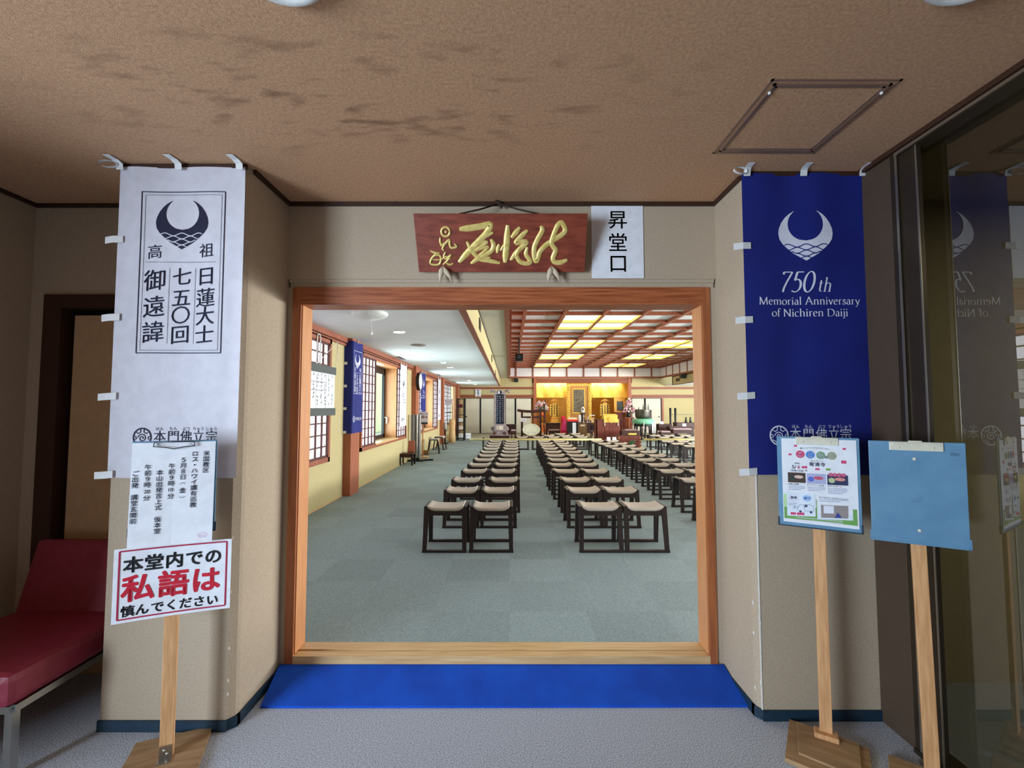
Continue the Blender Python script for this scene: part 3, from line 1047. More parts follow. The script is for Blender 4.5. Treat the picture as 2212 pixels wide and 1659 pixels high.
# --- navy banner on the right pier
x0b, _, z0b = at(1600, 377, 2.135)
x1b = at(1861, 377, 2.135)[0]
Wb, Hb = x1b - x0b, z0b - at(1700, 1025, 2.135)[2]
ban2 = thing('hanging_banner', 'tall navy banner with white crescent emblem and memorial anniversary lettering on right pier', 'banner', (x0b, CR[2], z0b))
fn2 = fold_fn(Wb, 2.1, .005)
cloth(Wb, Hb, fn2).build('cloth', banner_navy, ban2, smooth=True)
uvb = lambda px, py: uv(px, py, 2.135, x0b, z0b)
PB = 2.135 / 957
pr, wl = M(), M()
emblem(pr, wl, *uvb(1738, 511), 117 * PB, fn2, lambda a, b: fn2(a, b, .0034))
eo = pr.build('crescent_emblem', ink_white, ban2)
wl.build('printed_waves', banner_navy, eo)
pr = M()
roman(pr, '750', *uvb(1718, 631), 66 * PB, fn2, slant=.22, weight=.85, sx=.76)
roman(pr, 'th', *uvb(1778, 631), 44 * PB, fn2, slant=.22, weight=.9, space=.04, sx=.8)
roman(pr, 'Memorial Anniversary', *uvb(1746, 658.5), 24.3 * PB, fn2, weight=1.15)
roman(pr, 'of Nichiren Daiji', *uvb(1747.5, 684), 24.3 * PB, fn2, weight=1.15)
pr.build('lettering', ink_white, ban2)
pr = M()
crest(pr, *uvb(1681, 940.5), 21.3 * PB, fn2)
pr.build('round_crest', ink_white, ban2)
pr = M()
for ch, px in zip('本門佛立宗', (1717.5, 1745, 1772.5, 1799, 1824)):
    pr.glyph(ch, *uvb(px, 937), 25.5 * PB, fn2)
for text, px in (('ほん', 1717.5), ('もん', 1745), ('ぶつ', 1772.5), ('りゅう', 1799), ('しゅう', 1824)):
    pr.row(text, *uvb(px, 921), 8.4 * PB, fn2)
pr.build('sect_lettering', ink_white, ban2)
tabs(ban2, Wb, (-.365, -.725, -1.088, -Hb + .012), tape, tz=CEIL - z0b - .004)

# --- blue ramp mat over the step
mm = M().hexa([(-1.200, 2.226, 0), (1.148, 2.232, 0), (1.150, 2.472, 0), (-1.236, 2.472, 0), (-1.200, 2.226, .011), (1.148, 2.232, .011), (1.150, 2.472, .068), (-1.236, 2.472, .068)])
tag(mm.build('ramp_mat', blue_mat), 'bright blue sloping mat laid in front of the hall threshold', 'mat')

# --- wooden plaque over the door, tilted forward, hung on a cord
pc = [at(905, 588, 2.432), at(1263, 588, 2.432), at(1270, 461.5, 2.305), at(892, 461.5, 2.305)]
plq = thing('name_plaque', 'red-brown wooden plaque with raised gold cursive calligraphy above the doorway', 'plaque', pc[0])
o_ = Vector(pc[0])
eu, ev = Vector(pc[1]) - o_, Vector(pc[3]) - o_
ev.x = 0
eu.z = eu.y = 0
# a true rectangle-like board: width at the foot and at the head as in the photo
wt = pc[2][0] - pc[3][0]
off = pc[3][0] - pc[0][0]
en = ev.cross(eu).normalized()
if en.y > 0:
    en = -en


def PLQ(s, t, d=0.0):
    left = off * t
    wid = eu.x + (wt - eu.x) * t
    return tuple(Vector((left + wid * s, 0, 0)) + ev * t + en * d)


bd = M()
bd.hexa([PLQ(0, 0, .0), PLQ(1, 0, .0), PLQ(1, 0, -.032), PLQ(0, 0, -.032), PLQ(0, 1, .0), PLQ(1, 1, .0), PLQ(1, 1, -.032), PLQ(0, 1, -.032)])
bd.build('board', plaque_wood, plq, bevel=.003)


def ridge(m, pts, w, end=.55):
    n = len(pts)
    # smooth the traced line
    P = []
    for i in range(n - 1):
        p0, p1, p2, p3 = pts[max(i - 1, 0)], pts[i], pts[i + 1], pts[min(i + 2, n - 1)]
        for q in range(5):
            t = q / 5
            P.append(tuple(.5 * (2 * p1[c] + (p2[c] - p0[c]) * t + (2 * p0[c] - 5 * p1[c] + 4 * p2[c] - p3[c]) * t * t + (3 * p1[c] - p0[c] - 3 * p2[c] + p3[c]) * t ** 3) for c in (0, 1)))
    P.append(pts[-1])
    base = len(m.v)
    for i, (x, y) in enumerate(P):
        a, b = P[max(i - 1, 0)], P[min(i + 1, len(P) - 1)]
        dx, dy = b[0] - a[0], b[1] - a[1]
        l = math.hypot(dx, dy) or 1
        e = min(i, len(P) - 1 - i) / 4
        ww = 1.3 * w * (end + (1 - end) * min(e, 1)) / 2
        nx, ny = -dy / l * ww, dx / l * ww
        for q, d in ((1, 0.0), (.72, .006), (0, .0045), (-.72, .006), (-1, 0.0)):
            X_, Y_ = x + nx * q, y + ny * q
            t = 1 - (Y_ - 165) / 491
            lft, rgt = 122 + 41 * (1 - t), 1615 - 25 * (1 - t)
            m.v.append(PLQ((X_ - lft) / (rgt - lft), t, d))
    for i in range(len(P) - 1):
        for q in range(4):
            a = base + i * 5 + q
            m.f.append((a, a + 1, a + 6, a + 5))


gd = M()
for pts, wd in (
        ([(1213, 262), (1226, 300), (1188, 370), (1158, 440), (1156, 510), (1172, 560), (1190, 530), (1205, 480), (1255, 425), (1325, 378), (1395, 335), (1422, 295), (1395, 240), (1362, 255), (1330, 320), (1305, 400), (1322, 440), (1340, 470), (1318, 530), (1330, 565), (1380, 572), (1440, 548)], 34),
        ([(930, 258), (922, 380), (912, 490), (906, 572)], 44), ([(855, 415), (843, 455), (838, 490)], 26), ([(868, 470), (900, 425), (945, 400)], 22),
        ([(1035, 275), (1000, 318), (962, 362)], 34), ([(1100, 300), (1050, 345), (1000, 402), (1050, 395), (1090, 400), (1050, 440), (1000, 490), (955, 552)], 34),
        ([(1030, 450), (1005, 505), (1030, 560), (1080, 580), (1122, 570), (1108, 535), (1085, 500), (1098, 440)], 30),
        ([(515, 290), (600, 282), (700, 268), (782, 255), (740, 330), (660, 410), (580, 490), (510, 570)], 42), ([(580, 392), (620, 470), (690, 540), (770, 556), (862, 576)], 30),
        ([(690, 365), (750, 345), (806, 318)], 24), ([(640, 440), (700, 405), (755, 398), (690, 440), (640, 478), (700, 452), (760, 440), (710, 490), (655, 530)], 20),
        ([(612, 582), (670, 540), (735, 505), (790, 470), (808, 420), (785, 372)], 32), ([(660, 520), (720, 530), (780, 528)], 16),
        ([(398 + 36 * math.cos(i * PI / 8), 312 + 38 * math.sin(i * PI / 8)) for i in range(17)], 15), ([(390, 306), (402, 312), (396, 322)], 14),
        ([(352, 360), (352, 400), (375, 425), (428, 378), (432, 420), (448, 446), (490, 436), (470, 410)], 16), ([(350, 430), (390, 410), (370, 450), (385, 470)], 14),
        ([(262, 470), (300, 486), (345, 490)], 14), ([(318, 490), (280, 530), (262, 576), (300, 592), (344, 580), (354, 530), (330, 505), (290, 520)], 14), ([(285, 545), (320, 548), (345, 545)], 10),
        ([(395, 480), (380, 520), (400, 540), (440, 505), (410, 555), (372, 590)], 14), ([(400, 575), (430, 590), (462, 578)], 14), ([(362, 545), (400, 520), (440, 545)], 12)):
    ridge(gd, pts, wd)
gd.build('gold_calligraphy', gold, plq, smooth=True)
rp = M()
kn = Vector(at(1078, 440, DW - .045)) - o_
for sx, px in ((-1, 993), (1, 1163)):
    e = Vector(at(px, 462, 2.315)) - o_
    rp.tube([e, (e + kn) / 2 + Vector((0, 0, -.004)), kn], .0045, 8)
rp.ball(kn, .016, .014, .012, 8)
rp.tube([kn, kn + Vector((.014, -.012, -.03))], .006, 8)
rp.tube([kn, kn + Vector((-.02, -.012, .012))], .006, 8)
rp.build('hanging_cord', rope, plq, smooth=True)
for px in (957, 1191):
    t = M()
    a = Vector(at(px, 576, 2.418)) - o_
    for dx, r in ((-.018, .016), (.048, .014)):
        t.tube([a, a + Vector((dx * .35, -.012, -.028)), a + Vector((dx * .8, .004, -.055)), a + Vector((dx, .012, -.085))], [.006, r, r * .7, .002], 10)
    t.tube([a + Vector((.012, .01, -.02)), a + Vector((.012, .055, -.03))], .010, 8)
    t.build('support_peg', tassel_cloth, plq, smooth=True)

# --- white paper beside the plaque
c0, c1 = at(1277, 440.5, DW - .024), at(1391, 601, DW - .024)
pp = thing('paper_sign', 'white paper sign with three large black characters beside the wooden plaque', 'sign', ((c0[0] + c1[0]) / 2, DW - .020, c0[2]))
w_, h2 = c1[0] - c0[0], c0[2] - c1[2]
M().box(-w_ / 2, w_ / 2, -.005, -.002, -h2, 0).build('sheet', paper, pp)
lt = M()
for ch, py in zip('昇堂口', (474.4, 523.8, 568.5)):
    lt.glyph(ch, 0.002, at(1335, py, DW - .024)[2] - c0[2], 43 * DW / 950, lambda u, v: (u, -.0062, v), bold=.006)
lt.build('lettering', ink_black, pp)
M().ball((-w_ / 2 + .012, -.006, -.006), .005).ball((w_ / 2 - .012, -.006, -.006), .005).build('pin', rope, pp)

# --- round ceiling lamps
for i, (x, y, lab) in enumerate(((-.605, 1.088, 'round white ceiling lamp above the left side of the entrance'), (1.228, 1.086, 'round white ceiling lamp above the right side of the entrance'))):
    t = thing('ceiling_lamp', lab, 'lamp', (x, y, CEIL), 0, 'entrance ceiling lamps')
    M().lathe([(.128, 0), (.130, -.012), (.112, -.028), (.096, -.022), (.092, -.012), (.090, -.004)], n=40).build('trim_ring', white_plastic, t, smooth=True)
    M().lathe([(.090, -.006), (.075, -.016), (.04, -.022), (.004, -.024)], n=32).build('diffuser', mat('lamp_diffuser', (240, 240, 236), 0.5, emit=.15), t, smooth=True)

# --- ceiling access hatch
t = thing('access_hatch', 'square access hatch with thin metal edging in the brown ceiling', 'hatch', (.921, 1.513, CEIL))
hs = .4605
fm = M()
for a, z in ((0, .003), (.020, .006), (.032, .004)):
    for q in ((a, hs - a, a, a + .009), (a, hs - a, hs - a - .009, hs - a), (a, a + .009, a, hs - a), (hs - a - .009, hs - a, a, hs - a)):
        fm.box(q[0], q[1], q[2], q[3], -z, 0)
fm.build('edging', hatch_metal, t)
M().box(.04, hs - .04, .04, hs - .04, -.002, 0).build('panel', ceil_mat, t)
for x, y in ((.026, .06), (hs - .026, .06)):
    M().ball((x, y, -.008), .006, .006, .006, 8).build('latch', white_plastic, t, smooth=True)


# --- sign stands
def clipboard(root, w, h, z1, y, board, edge, wire=False):
    b = M().box(-w / 2, w / 2, y, y + .006, z1 - h, z1).build('clipboard', board, root, bevel=.002)
    e = M()
    for sx in (-1, 1):
        e.box(sx * w / 2 - .004, sx * w / 2 + .004, y - .001, y + .007, z1 - h - .002, z1 - h + .035)
    e.box(-w / 2 - .002, w / 2 + .002, y - .001, y + .007, z1 - h - .003, z1 - h + .003)
    e.build('corner_binding', edge, b)
    c = M()
    if wire:
        y -= .014
        pts = [(-.068, y - .004, z1 - .004), (-.072, y - .006, z1 - .022), (-.03, y - .008, z1 - .026), (0, y - .008, z1 - .033), (.03, y - .008, z1 - .026), (.072, y - .006, z1 - .022), (.068, y - .004, z1 - .004)]
        c.tube(pts, .0024, 6)
        c.tube([(-.068, y - .004, z1 - .004), (.068, y - .004, z1 - .004)], .0030, 6)
        for sx in (-1, 1):
            c.tube([(sx * .068, y - .004, z1 - .004), (sx * .052, y - .006, z1 - .014), (sx * .070, y - .005, z1 - .020)], .0014, 6)
        c.build('clip', clip_wire, b, smooth=True)
    else:
        c.box(-.078, .078, y - .009, y - .005, z1 - .034, z1 - .002).box(-.078, .078, y - .009, y, z1 - .005, z1 - .001).box(-.020, .020, y - .004, y + .001, z1 - .004, z1 + .004)
        c.box(-.070, .070, y - .012, y - .008, z1 - .014, z1 - .006).ball((-.05, -.009 + y, z1 - .022), .004).ball((.05, y - .009, z1 - .022), .004)
        c.build('clip', clip_metal, b, bevel=.002)
    return b


ROT1 = math.radians(22)
s1 = thing('sign_stand', 'pine pole sign stand with square plywood base before the left pier', 'sign stand', (-1.412, 1.913, 0), ROT1)
M().box(-.024, .024, -.010, .012, .016, 1.29).build('pole', pole_wood, s1, bevel=.002)
M().box(-.145, .135, -.15, .135, 0, .016).build('base', ply, s1, bevel=.002)
M().box(-.022, .022, -.018, -.010, .016, .065).box(-.022, .022, -.05, -.010, .016, .020).ball((-.004, -.019, .05), .005).ball((.006, -.019, .035), .005).build('bracket', steel, s1)
clipboard(s1, .297, .385, 1.308, -.030, clip_blue, clip_edge, True)

nt_ = thing('notice_paper', 'white notice sheet with vertical black writing held by the left clipboard', 'notice', (-1.412, 1.913, 0), ROT1)


def sheet(w, h, zt, y, bow=.012, n=12, x0=0.0):
    m = M()
    for i in range(n + 1):
        t = i / n
        for j in range(5):
            s = j / 4 - .5
            m.v.append((x0 + s * w, y - bow * (math.sin(t * PI * .5) ** 2) * (.4 + abs(s)), zt - h * t))
    for i in range(n):
        for j in range(4):
            a = i * 5 + j
            m.f.append((a, a + 5, a + 6, a + 1))
    return m


sheet(.289, .42, 1.302, -.040).build('sheet', paper, nt_)
nf = lambda u, v: (u, -.0425 - .0125 * (math.sin(min(max(-(v - 1.302) / .42, 0), 1) * PI * .5) ** 2) * (.4 + abs(u / .289)), v)
lt = M()
for text, px, py in (('米国教区', 438, 983), ('ロス・ハワイ講有巡教', 413, 983), ('５月８日', 388.5, 996), ('午前９時', 364, 1009), ('本山出発言上式　仮本堂', 339, 1022), ('午前９時', 314.5, 1009.5), ('ご出発　講堂玄関前', 289.5, 1022)):
    lt.column(text, (px - 369) * .00162, 1.302 - (py - 956) * .00186, .0236, nf, bold=.012)
for px, py, tx in ((364, 1061, '10'), (314.5, 1062, '20')):
    lt.latin(tx, (px - 369) * .00162, 1.302 - (py + 4 - 956) * .00186, .0205, nf, bold=.012)
    lt.glyph('分', (px - 369) * .00162, 1.302 - (py + 14 - 956) * .00186, .0236, nf, bold=.012)
u_ = (388.5 - 369) * .00162
for dy, r in ((0, 1), (27, -1)):
    vv = 1.302 - (996 + 54 + dy - 956) * .00186
    lt.ribbon([(u_ + .009 * math.cos(a), vv + r * .005 * math.sin(a)) for a in [PI * i / 8 for i in range(9)]], .0016, nf)
lt.glyph('金', u_, 1.302 - (996 + 68 - 956) * .00186, .0236, nf, bold=.012)
lt.build('lettering', ink_navy, nt_)
st = M()
st.ribbon([(.108 + .016 * math.cos(2 * PI * i / 24), .912 + .010 * math.sin(2 * PI * i / 24)) for i in range(24)], .0012, nf, True)
for i in range(5):
    st.ribbon([(.098 + .005 * i, .908), (.100 + .005 * i, .914 - .002 * (i % 2))], .0016, nf)
st.build('stamp', mat('pink_ink', (206, 150, 196), .7), nt_)

pl = thing('placard', 'white red-bordered placard asking for quiet fixed low on the left sign stand', 'sign', (-1.412, 1.913, 0), ROT1)
PW, PT, PH = .404, .880, .292
pf = lambda u, v: (u + .012, -.0255 - .010 * (u / .2) ** 2, PT + v)
pm = M()
for i in range(13):
    u = -PW / 2 + PW * i / 12
    for v, d in ((0, .0), (-PH, .0), (0, .002), (-PH, .002)):
        p = pf(u, v)
        pm.v.append((p[0], p[1] + d + .0015, p[2]))
for i in range(12):
    a = i * 4
    pm.f += [(a, a + 1, a + 5, a + 4), (a + 2, a + 6, a + 7, a + 3), (a, a + 4, a + 6, a + 2), (a + 1, a + 3, a + 7, a + 5)]
pm.f += [(0, 2, 3, 1), (48, 49, 51, 50)]
pm.build('board', paper, pl)
lt = M()
lt.rectline(-.184, .184, -PH + .014, -.010, .0056, pf)
lt.build('border', ink_crimson, pl)
lt = M()
for ch, u in zip('本堂内での', (-.140, -.072, -.003, .066, .135)):
    lt.glyph(ch, u, -.066, .066, pf, bold=.028)
lt.build('black_lettering', ink_black, pl)
lt = M()
for ch, u in zip('慎んでください', (-.152, -.106, -.056, -.008, .040, .088, .136)):
    lt.glyph(ch, u, -.248, .046, pf, bold=.024)
lt.build('black_lettering', ink_black, pl)
lt = M()
for ch, u in zip('私語は', (-.121, -.004, .110)):
    lt.glyph(ch, u, -.160, .110, pf, bold=.030)
lt.build('red_lettering', ink_red, pl)

# --- right stand with the children's day flyer
ROT2 = math.radians(-31)
s2 = thing('sign_stand', 'pine pole sign stand with stacked plywood base before the right pier', 'sign stand', (1.368, 2.005, 0), ROT2)
M().box(-.023, .023, -.008, .008, .036, 1.30).build('pole', pole_wood, s2, bevel=.002)


def world_board(m, corners, o, rot, z0, z1):
    c_, s_ = math.cos(rot), math.sin(rot)
    p = [((x - o[0]) * c_ + (y - o[1]) * s_, -(x - o[0]) * s_ + (y - o[1]) * c_) for x, y in corners]
    return m.hexa([(x, y, z0) for x, y in p] + [(x, y, z1) for x, y in p])


bs = world_board(M(), [(1.124, 1.90), (1.349, 1.72), (1.51, 1.95), (1.285, 2.128)], (1.368, 2.005), ROT2, 0, .018)
world_board(bs, [(1.19, 1.915), (1.352, 1.785), (1.48, 1.965), (1.30, 2.10)], (1.368, 2.005), ROT2, .018, .027)
bs.build('base', ply, s2, bevel=.002)
M().box(-.044, .044, -.035, .018, .027, .048).build('socket_block', pole_wood, s2, bevel=.004)
clipboard(s2, .302, .40, 1.315, -.020, clip_blue, clip_edge)
fl_ = thing('flyer', 'colourful children\'s event flyer clipped on the right stand', 'flyer', (1.368, 2.005, 0), ROT2)
FY = -.0235
M().box(-.133, .140, FY, FY + .002, .932, 1.306).build('sheet', paper, fl_)


def fz(x, y):
    s = (x - 140) / 1212
    t = (y - 38 - 60 * s) / (1367 + 120 * s)
    return -.133 + .273 * s, 1.306 - .374 * t


def ff(d):
    return lambda u, v: (u, FY - d, v)


fq = .273 / 1212


def patch(m, x0, y0, x1, y1, d=.001, r=0):
    p = [fz(x0, y0), fz(x1, y0 + (x1 - x0) * .07), fz(x1, y1 + (x1 - x0) * .07), fz(x0, y1)]
    m.flat([p[0], p[3], p[2], p[1]], ff(d))


def flymat(n, c):
    return mat(n, c, .6)


dark_ink = flymat('slate_print', (70, 74, 110))
for nm, c, items in (
        ('rose_print', (212, 66, 112), [(455, 312, 74)]), ('sky_print', (72, 136, 214), [(622, 324, 74)]), ('sage_print', (120, 160, 124), [(792, 338, 74)]), ('olive_print', (160, 166, 126), [(968, 350, 76)])):
    m = M()
    for x, y, r in items:
        m.disc(*fz(x, y), r * fq, ff(.0008))
    m.build('title_disc', flymat(nm, c), fl_)
lt = M()
for ch, x, y, s in (('こ', 455, 312, 105), ('ど', 622, 324, 105), ('も', 792, 338, 105), ('日', 968, 350, 100)):
    lt.glyph(ch, *fz(x, y), s * fq, ff(.0016), bold=.03)
for i, ch in enumerate('参加無料'):
    lt.glyph(ch, *fz(935 + 66 * i, 662 + 5 * i), 40 * fq, ff(.0030), bold=.02)
lt.build('title_lettering', ink_white, fl_)
lt = M()
for i, ch in enumerate('楽しいイベントもりだくさん！'):
    lt.glyph(ch, *fz(470 + 36 * i, 213 - 14 * math.sin(i / 13 * PI) + 2 * i), 36 * fq, ff(.0012), bold=.012)
lt.glyph('の', *fz(880, 372), 62 * fq, ff(.0020), bold=.03)
for i, ch in enumerate('ゆうせいじ'):
    lt.glyph(ch, *fz(645 + 42 * i, 424 + 3 * i), 34 * fq, ff(.0012), bold=.012)
for i, ch in enumerate('宥清寺'):
    lt.glyph(ch, *fz(640 + 90 * i, 482 + 6 * i), 86 * fq, ff(.0012), bold=.02)
lt.latin('2026', *fz(395, 472), 42 * fq, ff(.0012), bold=.02)
lt.latin('5/', *fz(345, 545), 92 * fq, ff(.0012), bold=.02)
lt.latin('10:00-13:00', *fz(395, 596), 46 * fq, ff(.0012), bold=.02)
lt.glyph('頃', *fz(545, 586), 36 * fq, ff(.0012), bold=.012)
for i, ch in enumerate('飲食'):
    lt.glyph(ch, *fz(300 + 52 * i, 1022 + 3 * i), 58 * fq, ff(.0024), bold=.02)
for i, ch in enumerate('お経で体験'):
    lt.glyph(ch, *fz(255 + 36 * i, 796 + 3 * i), 34 * fq, ff(.0012), bold=.01)
for i, ch in enumerate('わくわくビンゴ大会'):
    lt.glyph(ch, *fz(568 + 31 * i, 820 + 3 * i), 32 * fq, ff(.0012), bold=.01)
for i, ch in enumerate('おやつとゲーム'):
    lt.glyph(ch, *fz(900 + 33 * i, 852 + 3 * i), 33 * fq, ff(.0012), bold=.01)
for i, ch in enumerate('仏さまのおしえをきいてみよう'):
    lt.glyph(ch, *fz(757 + 33 * i, 1034 + 3.6 * i), 33 * fq, ff(.0012), bold=.012)
lt.build('lettering', dark_ink, fl_)
# small print too fine to read: rows of short dashes
pale_print = flymat('pale_slate_print', (150, 156, 190))
lt = M()
for bx_, by, n, wd in ((245, 832, 3, 265), (560, 862, 3, 280), (890, 892, 4, 290), (755, 1070, 2, 420), (232, 1112, 2, 140)):
    for r in range(n):
        x = bx_
        while x < bx_ + wd - (r == n - 1) * wd * .25:
            l = random.uniform(10, 22)
            lt.ribbon([fz(x, by + 27 * r + (x - bx_) * .07), fz(x + l, by + 27 * r + (x + l - bx_) * .07)], random.uniform(10, 16) * fq, ff(.0012))
            x += l + random.uniform(4, 9)
    lt.build('small_print', pale_print, fl_)
    lt = M()
lt = M()
lt.latin('6', *fz(425, 549), 92 * fq, ff(.0012), bold=.02)
for x, ch in ((497, '水'), (543, '祝')):
    lt.disc(*fz(x, 530), 25 * fq, ff(.0010))
lt.build('red_date', MATS['rose_print'], fl_)
lt = M()
for i in range(4):
    lt.disc(*fz(938 + 66 * i, 664 + 5 * i), 36 * fq, ff(.0026))
lt.build('badge_row', MATS['rose_print'], fl_)
lt = M()
patch(lt, 262, 1262, 350, 1302, .0020); patch(lt, 368, 1270, 492, 1312, .0020)
lt.build('ribbon_print', MATS['rose_print'], fl_)
lt = M()
for x, y in ((382, 165), (1165, 232), (285, 305)):
    lt.flat([fz(x - 28, y + 18), fz(x - 14, y + 22), fz(x + 26, y + 20), fz(x + 22, y - 14), fz(x, y - 6), fz(x - 20, y - 18)], ff(.0010))
patch(lt, 695, 548, 765, 580); patch(lt, 1110, 430, 1190, 480)
lt.build('rose_print', MATS['rose_print'], fl_)
gr = M()
patch(gr, 150, 955, 205, 1170, .0006)
gr.build('light_green_band', flymat('pale_green_print', (186, 226, 168)), fl_)
gr = M()
patch(gr, 155, 1170, 690, 1355, .0007); patch(gr, 690, 1070, 702, 1392, .0006)
gr.flat([fz(155, 1340), fz(160, 1352), fz(1328, 1525), fz(1328, 1440)], ff(.0008))
patch(gr, 1262, 1250, 1326, 1500, .0007)
gr.build('green_band', flymat('green_print', (112, 166, 84)), fl_)
gr = M()
patch(gr, 866, 556, 940, 590)
gr.build('green_streamer', MATS['green_print'], fl_)
pn = M()
patch(pn, 205, 935, 676, 1318, .0012); patch(pn, 702, 1300, 1255, 1392, .0010)
pn.build('white_panel', flymat('panel_print', (226, 236, 248)), fl_)
lt = M()
for r in range(2):
    x = 360 + 15 * r
    while x < 1100:
        l = random.uniform(12, 26)
        y = 1350 + 34 * r + (x - 360) * .125
        lt.ribbon([fz(x, y), fz(x + l, y + l * .12)], 15 * fq, ff(.0016))
        x += l + 7
lt.build('white_print', ink_white, fl_)
for nm, q, cols in (('food_photo', (235, 605, 530, 770), ((70, 48, 40), (226, 196, 178), (44, 60, 54))), ('party_photo', (552, 632, 858, 800), ((176, 178, 216), (206, 84, 110), (90, 110, 200))),
                    ('bowl_photo', (882, 662, 1205, 830), ((40, 50, 88), (226, 150, 138), (190, 200, 150))), ('hall_photo', (765, 1160, 1190, 1370), ((150, 140, 138), (226, 230, 240), (48, 60, 150)))):
    m = M(); patch(m, *q, d=.0014)
    ob = m.build(nm, flymat(nm + '_ground', cols[0]), fl_)
    x0_, y0_, x1_, y1_ = q
    w_, h_ = x1_ - x0_, y1_ - y0_
    for ci, (fx, fy, rx, ry) in enumerate(((.62, .42, .26, .20), (.22, .55, .16, .3))):
        m = M()
        if nm == 'hall_photo' and ci == 0:
            patch(m, x0_ + .1 * w_, y0_ + .06 * h_, x0_ + .48 * w_, y0_ + .66 * h_, .0018)
        elif nm == 'hall_photo':
            m.flat([fz(x0_ + .5 * w_, y1_ + 8), fz(x0_ + .76 * w_, y1_ + 14), fz(x0_ + .62 * w_, y0_ + .62 * h_)], ff(.0018))
        else:
            m.disc(*fz(x0_ + fx * w_, y0_ + fy * h_ + fx * w_ * .07), rx * w_ * fq, ff(.0018), 18, ry * h_ * fq)
        m.build('photo_detail', flymat(nm + str(ci), cols[1 + ci]), ob)
m = M()
m.ribbon([fz(*p) for p in ((382, 1225), (390, 1180), (425, 1145), (480, 1142), (495, 1200), (500, 1250), (640, 1262), (642, 1170), (560, 1150), (500, 1150))], 6 * fq, ff(.0022))
m.disc(*fz(428, 1255), 22 * fq, ff(.0022)); m.disc(*fz(602, 1278), 22 * fq, ff(.0022)); m.disc(*fz(522, 1170), 26 * fq, ff(.0021))
m.ribbon([fz(312, 1195), fz(340, 1160), fz(372, 1186), fz(318, 1200)], 8 * fq, ff(.0022))
m.build('van_drawing', dark_ink, fl_)
m = M()
m.ribbon([(fz(325, 1025)[0] + 78 * fq * math.cos(2 * PI * i / 24), fz(325, 1025)[1] + 64 * fq * math.sin(2 * PI * i / 24)) for i in range(24)], 3 * fq, ff(.0020), True)
m.build('circle_print', MATS['rose_print'], fl_)
m = M()
m.disc(*fz(543, 1042), 74 * fq, ff(.0016), 24, 64 * fq)
m.build('blue_disc', flymat('pale_blue_print', (176, 204, 240)), fl_)
m = M()
for i, ch in enumerate('遊び'):
    m.glyph(ch, *fz(515 + 56 * i, 1040 + 3 * i), 58 * fq, ff(.0024), bold=.02)
m.build('blue_lettering', MATS['sky_print'], fl_)

# --- second clipboard stand, empty, by the glass
ROT3 = math.radians(-29.5)
s3 = thing('sign_stand', 'pole stand with an empty blue-grey clipboard beside the glass partition', 'sign stand', (1.548, 1.722, 0), ROT3)
pm = M().hexa([(-.010, -.008, .018), (.034, -.008, .018), (.034, .008, .018), (-.010, .008, .018), (-.026, -.008, 1.30), (.018, -.008, 1.30), (.018, .008, 1.30), (-.026, .008, 1.30)])
pm.build('pole', pole_wood, s3, bevel=.002)
world_board(M(), [(1.386, 1.704), (1.511, 1.60), (1.688, 1.816), (1.563, 1.92)], (1.548, 1.722), ROT3, 0, .018).build('base', ply, s3, bevel=.002)
cb = clipboard(s3, .280, .382, 1.317, -.020, clip_blue, clip_blue)
M().ball((-.004, -.021, 1.252), .006, .003).ball((.002, -.021, .985), .006, .003).build('rivet', clip_metal, cb, smooth=True)
m = M()
m.ribbon([(-.02, 1.085), (-.008, 1.095), (.012, 1.112), (.008, 1.098), (-.012, 1.086)], .0015, lambda u, v: (u, -.0206, v))
m.flat([(.095, 1.270), (.120, 1.268), (.124, 1.278), (.100, 1.282)], lambda u, v: (u, -.0205, v))
m.build('scuff', flymat('faded_scuff', (84, 122, 150)), cb)

# --- burgundy lounge seat in the left corner
sf = thing('lounge_seat', 'burgundy vinyl armless lounge seat with steel legs in the left corner', 'seat', (-2.235, 2.08, 0))
m = M().hexa([(-.31, -.31, .285), (.31, -.31, .285), (.31, .27, .285), (-.31, .27, .285), (-.31, -.31, .415), (.31, -.31, .415), (.31, .27, .405), (-.31, .27, .405)])
m.build('seat', red_leather, sf, smooth=False, bevel=.03)
m = M().hexa([(-.31, .255, .36), (.31, .255, .36), (.31, .335, .36), (-.31, .335, .36), (-.28, .335, .745), (.31, .335, .745), (.31, .385, .735), (-.28, .385, .735)])
m.build('backrest', red_leather, sf, bevel=.022)
m = M()
for a, b in (((-.29, -.27, .27), (.29, -.27, .27)), ((-.29, .25, .27), (.29, .25, .27)), ((-.29, -.27, .27), (-.29, .25, .27)), ((.29, -.27, .27), (.29, .25, .27))):
    m.bar(a, b, .028)
m.build('frame', steel, sf)
for x, y in ((-.28, -.26), (.28, -.26), (-.28, .24), (.28, .24)):
    M().box(x - .015, x + .015, y - .015, y + .015, 0, .27).build('leg', steel, sf)


# ================================================================== things of the hall
ORD = ['first', 'second', 'third', 'fourth', 'fifth', 'sixth', 'seventh', 'eighth', 'ninth', 'tenth', 'eleventh', 'twelfth', 'thirteenth', 'fourteenth', 'fifteenth']


def G(px, py, Y):
    """Pixel to a point of the hall at distance Y."""
    return at(px, py, Y)


